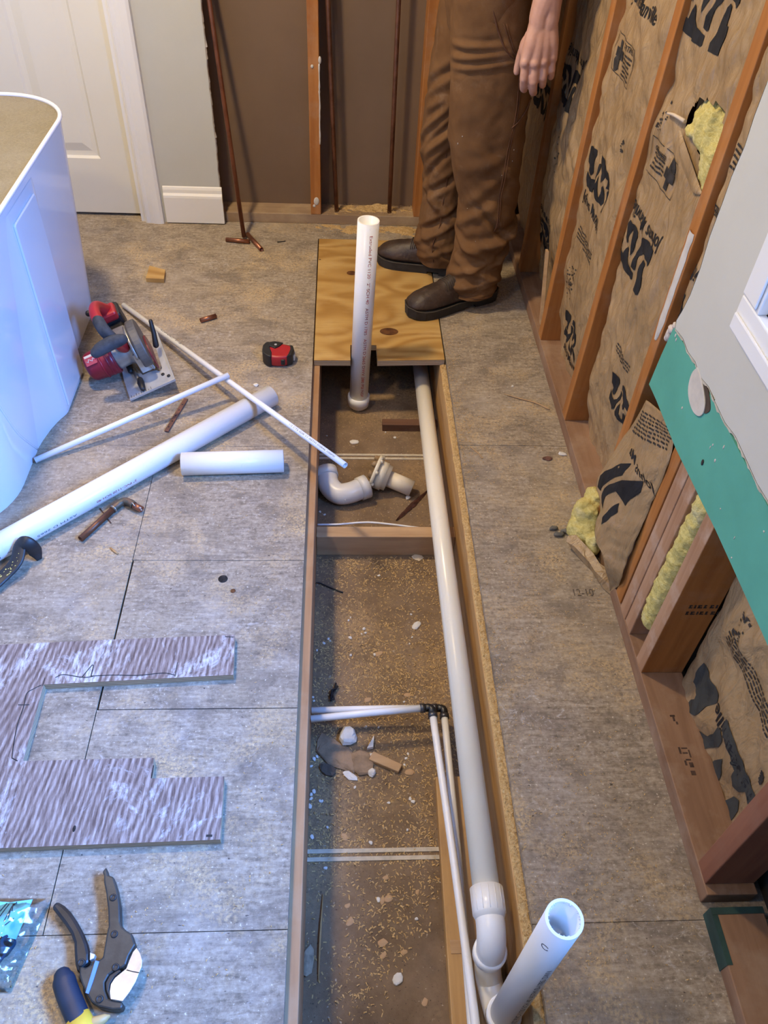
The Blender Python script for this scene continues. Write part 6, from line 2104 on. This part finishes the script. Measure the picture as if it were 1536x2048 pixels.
def boot(back, toe, name_label):
    back, toe = Vector((*back, 0)), Vector((*toe, 0))
    L = (toe - back).length
    d = (toe - back).normalized(); n = Vector((-d.y, d.x, 0))
    root = bpy.data.objects.new('boot', None)
    root.empty_display_size = .05
    COL.objects.link(root); root.parent = man; root.location = back - Vector(man.location)
    SS = [0, .03, .10, .2, .35, .5, .65, .78, .88, .95, .985, 1.0]
    HW = [.018, .034, .041, .042, .040, .043, .050, .053, .049, .038, .026, .008]
    HT = [.105, .135, .165, .172, .150, .118, .098, .088, .078, .064, .052, .042]
    m = MB()
    vs = []
    NS = 24
    NU = 40
    for i in range(NU + 1):
        s = i / NU
        hw, ht = lerp1(s, SS, HW) * .97, lerp1(s, SS, HT)
        zb = .024
        for k in range(NS):
            a = 2 * math.pi * k / NS
            c, sn = math.cos(a), math.sin(a)
            w = hw * (abs(c) ** .75) * (1 if c > 0 else -1)
            if sn > 0:
                w *= 1 - .28 * sn * (1 if s > .3 else .4)
                z = zb + .022 + (ht - zb - .022) * sn ** .85
            else:
                z = zb + .022 + .022 * sn
            wr = .0022 * nz(s * 22, a * 1.5, L) * (sn > 0) + .002 * math.sin(s * 95) * (sn > .4) * max(0, 1 - abs(s - .52) / .16)
            vs.append(back + d * (s * L * .985 + .003) + n * w + Vector((0, 0, z + wr)))
    m.add(vs, [(i * NS + k, i * NS + (k + 1) % NS, (i + 1) * NS + (k + 1) % NS, (i + 1) * NS + k) for i in range(NU) for k in range(NS)], True)
    m.f.append(list(range(NS))[::-1]); m.sm.append(True); m.mi.append(0)
    m.f.append([NU * NS + k for k in range(NS)]); m.sm.append(True); m.mi.append(0)
    m.tube([back + d * (.22 * L) + Vector((0, 0, .13)), back + d * (.23 * L) + Vector((0, 0, .24))], .052, 20)
    m.build('upper', M['boot'], root)
    m = MB()

    def outl(gr):
        pts = []
        for i in range(25):
            s = i / 24
            pts.append((s * L, lerp1(s, SS, HW) + gr))
        return [(a + (gr if i == 24 else (-gr if i == 0 else 0)), w) for i, (a, w) in enumerate(pts)] + [(a, -w) for a, w in pts[::-1]]
    m.prism(outl(.004), .010, .030, lambda a, b, q: back + d * a + n * b + Vector((0, 0, q + (.010 * max(0, (a / L - .8) / .2) ** 2) + (.004 * max(0, (.42 - a / L)) * 4))))
    hp_ = [p for p in outl(.003) if p[0] < L * .30]
    m.prism(hp_, .0016, .020, lambda a, b, q: back + d * a + n * b + Vector((0, 0, q)))
    fp = [p for p in outl(.003) if p[0] > L * .40]
    m.prism(fp, .0016, .018, lambda a, b, q: back + d * a + n * b + Vector((0, 0, q + (.010 * max(0, (a / L - .8) / .2) ** 2))))
    m.build('sole', M['sole'], root)
    m = MB()
    lp = [back + d * a + n * b + Vector((0, 0, .0315 + (.010 * max(0, (a / L - .8) / .2) ** 2) + (.004 * max(0, (.42 - a / L)) * 4))) for a, b in outl(.0028)]
    m.tube(lp + [lp[0]], .0024, 6, False)
    m.build('welt', M['welt'], root)
    m = MB()
    for k in range(6):
        s = .52 + k * .020
        pts = []
        for j in range(9):
            sn = math.sin(math.pi * (.18 + .64 * j / 8)); c = math.cos(math.pi * (.18 + .64 * j / 8))
            hw, ht = lerp1(s, SS, HW) * .97, lerp1(s, SS, HT)
            w = hw * abs(c) ** .75 * (1 if c > 0 else -1) * (1 - .28 * sn)
            pts.append(back + d * (s * L * .985 + .003) + n * w + Vector((0, 0, .046 + (ht - .046) * sn ** .85 + .0022)))
        m.tube(pts, .0013, 5)
    m.build('stitching', M['welt'], root)['kind'] = 'stuff'
    return root


boot((.532, 2.448), (.222, 2.300), '')
boot((.455, 2.585), (.135, 2.672), '')
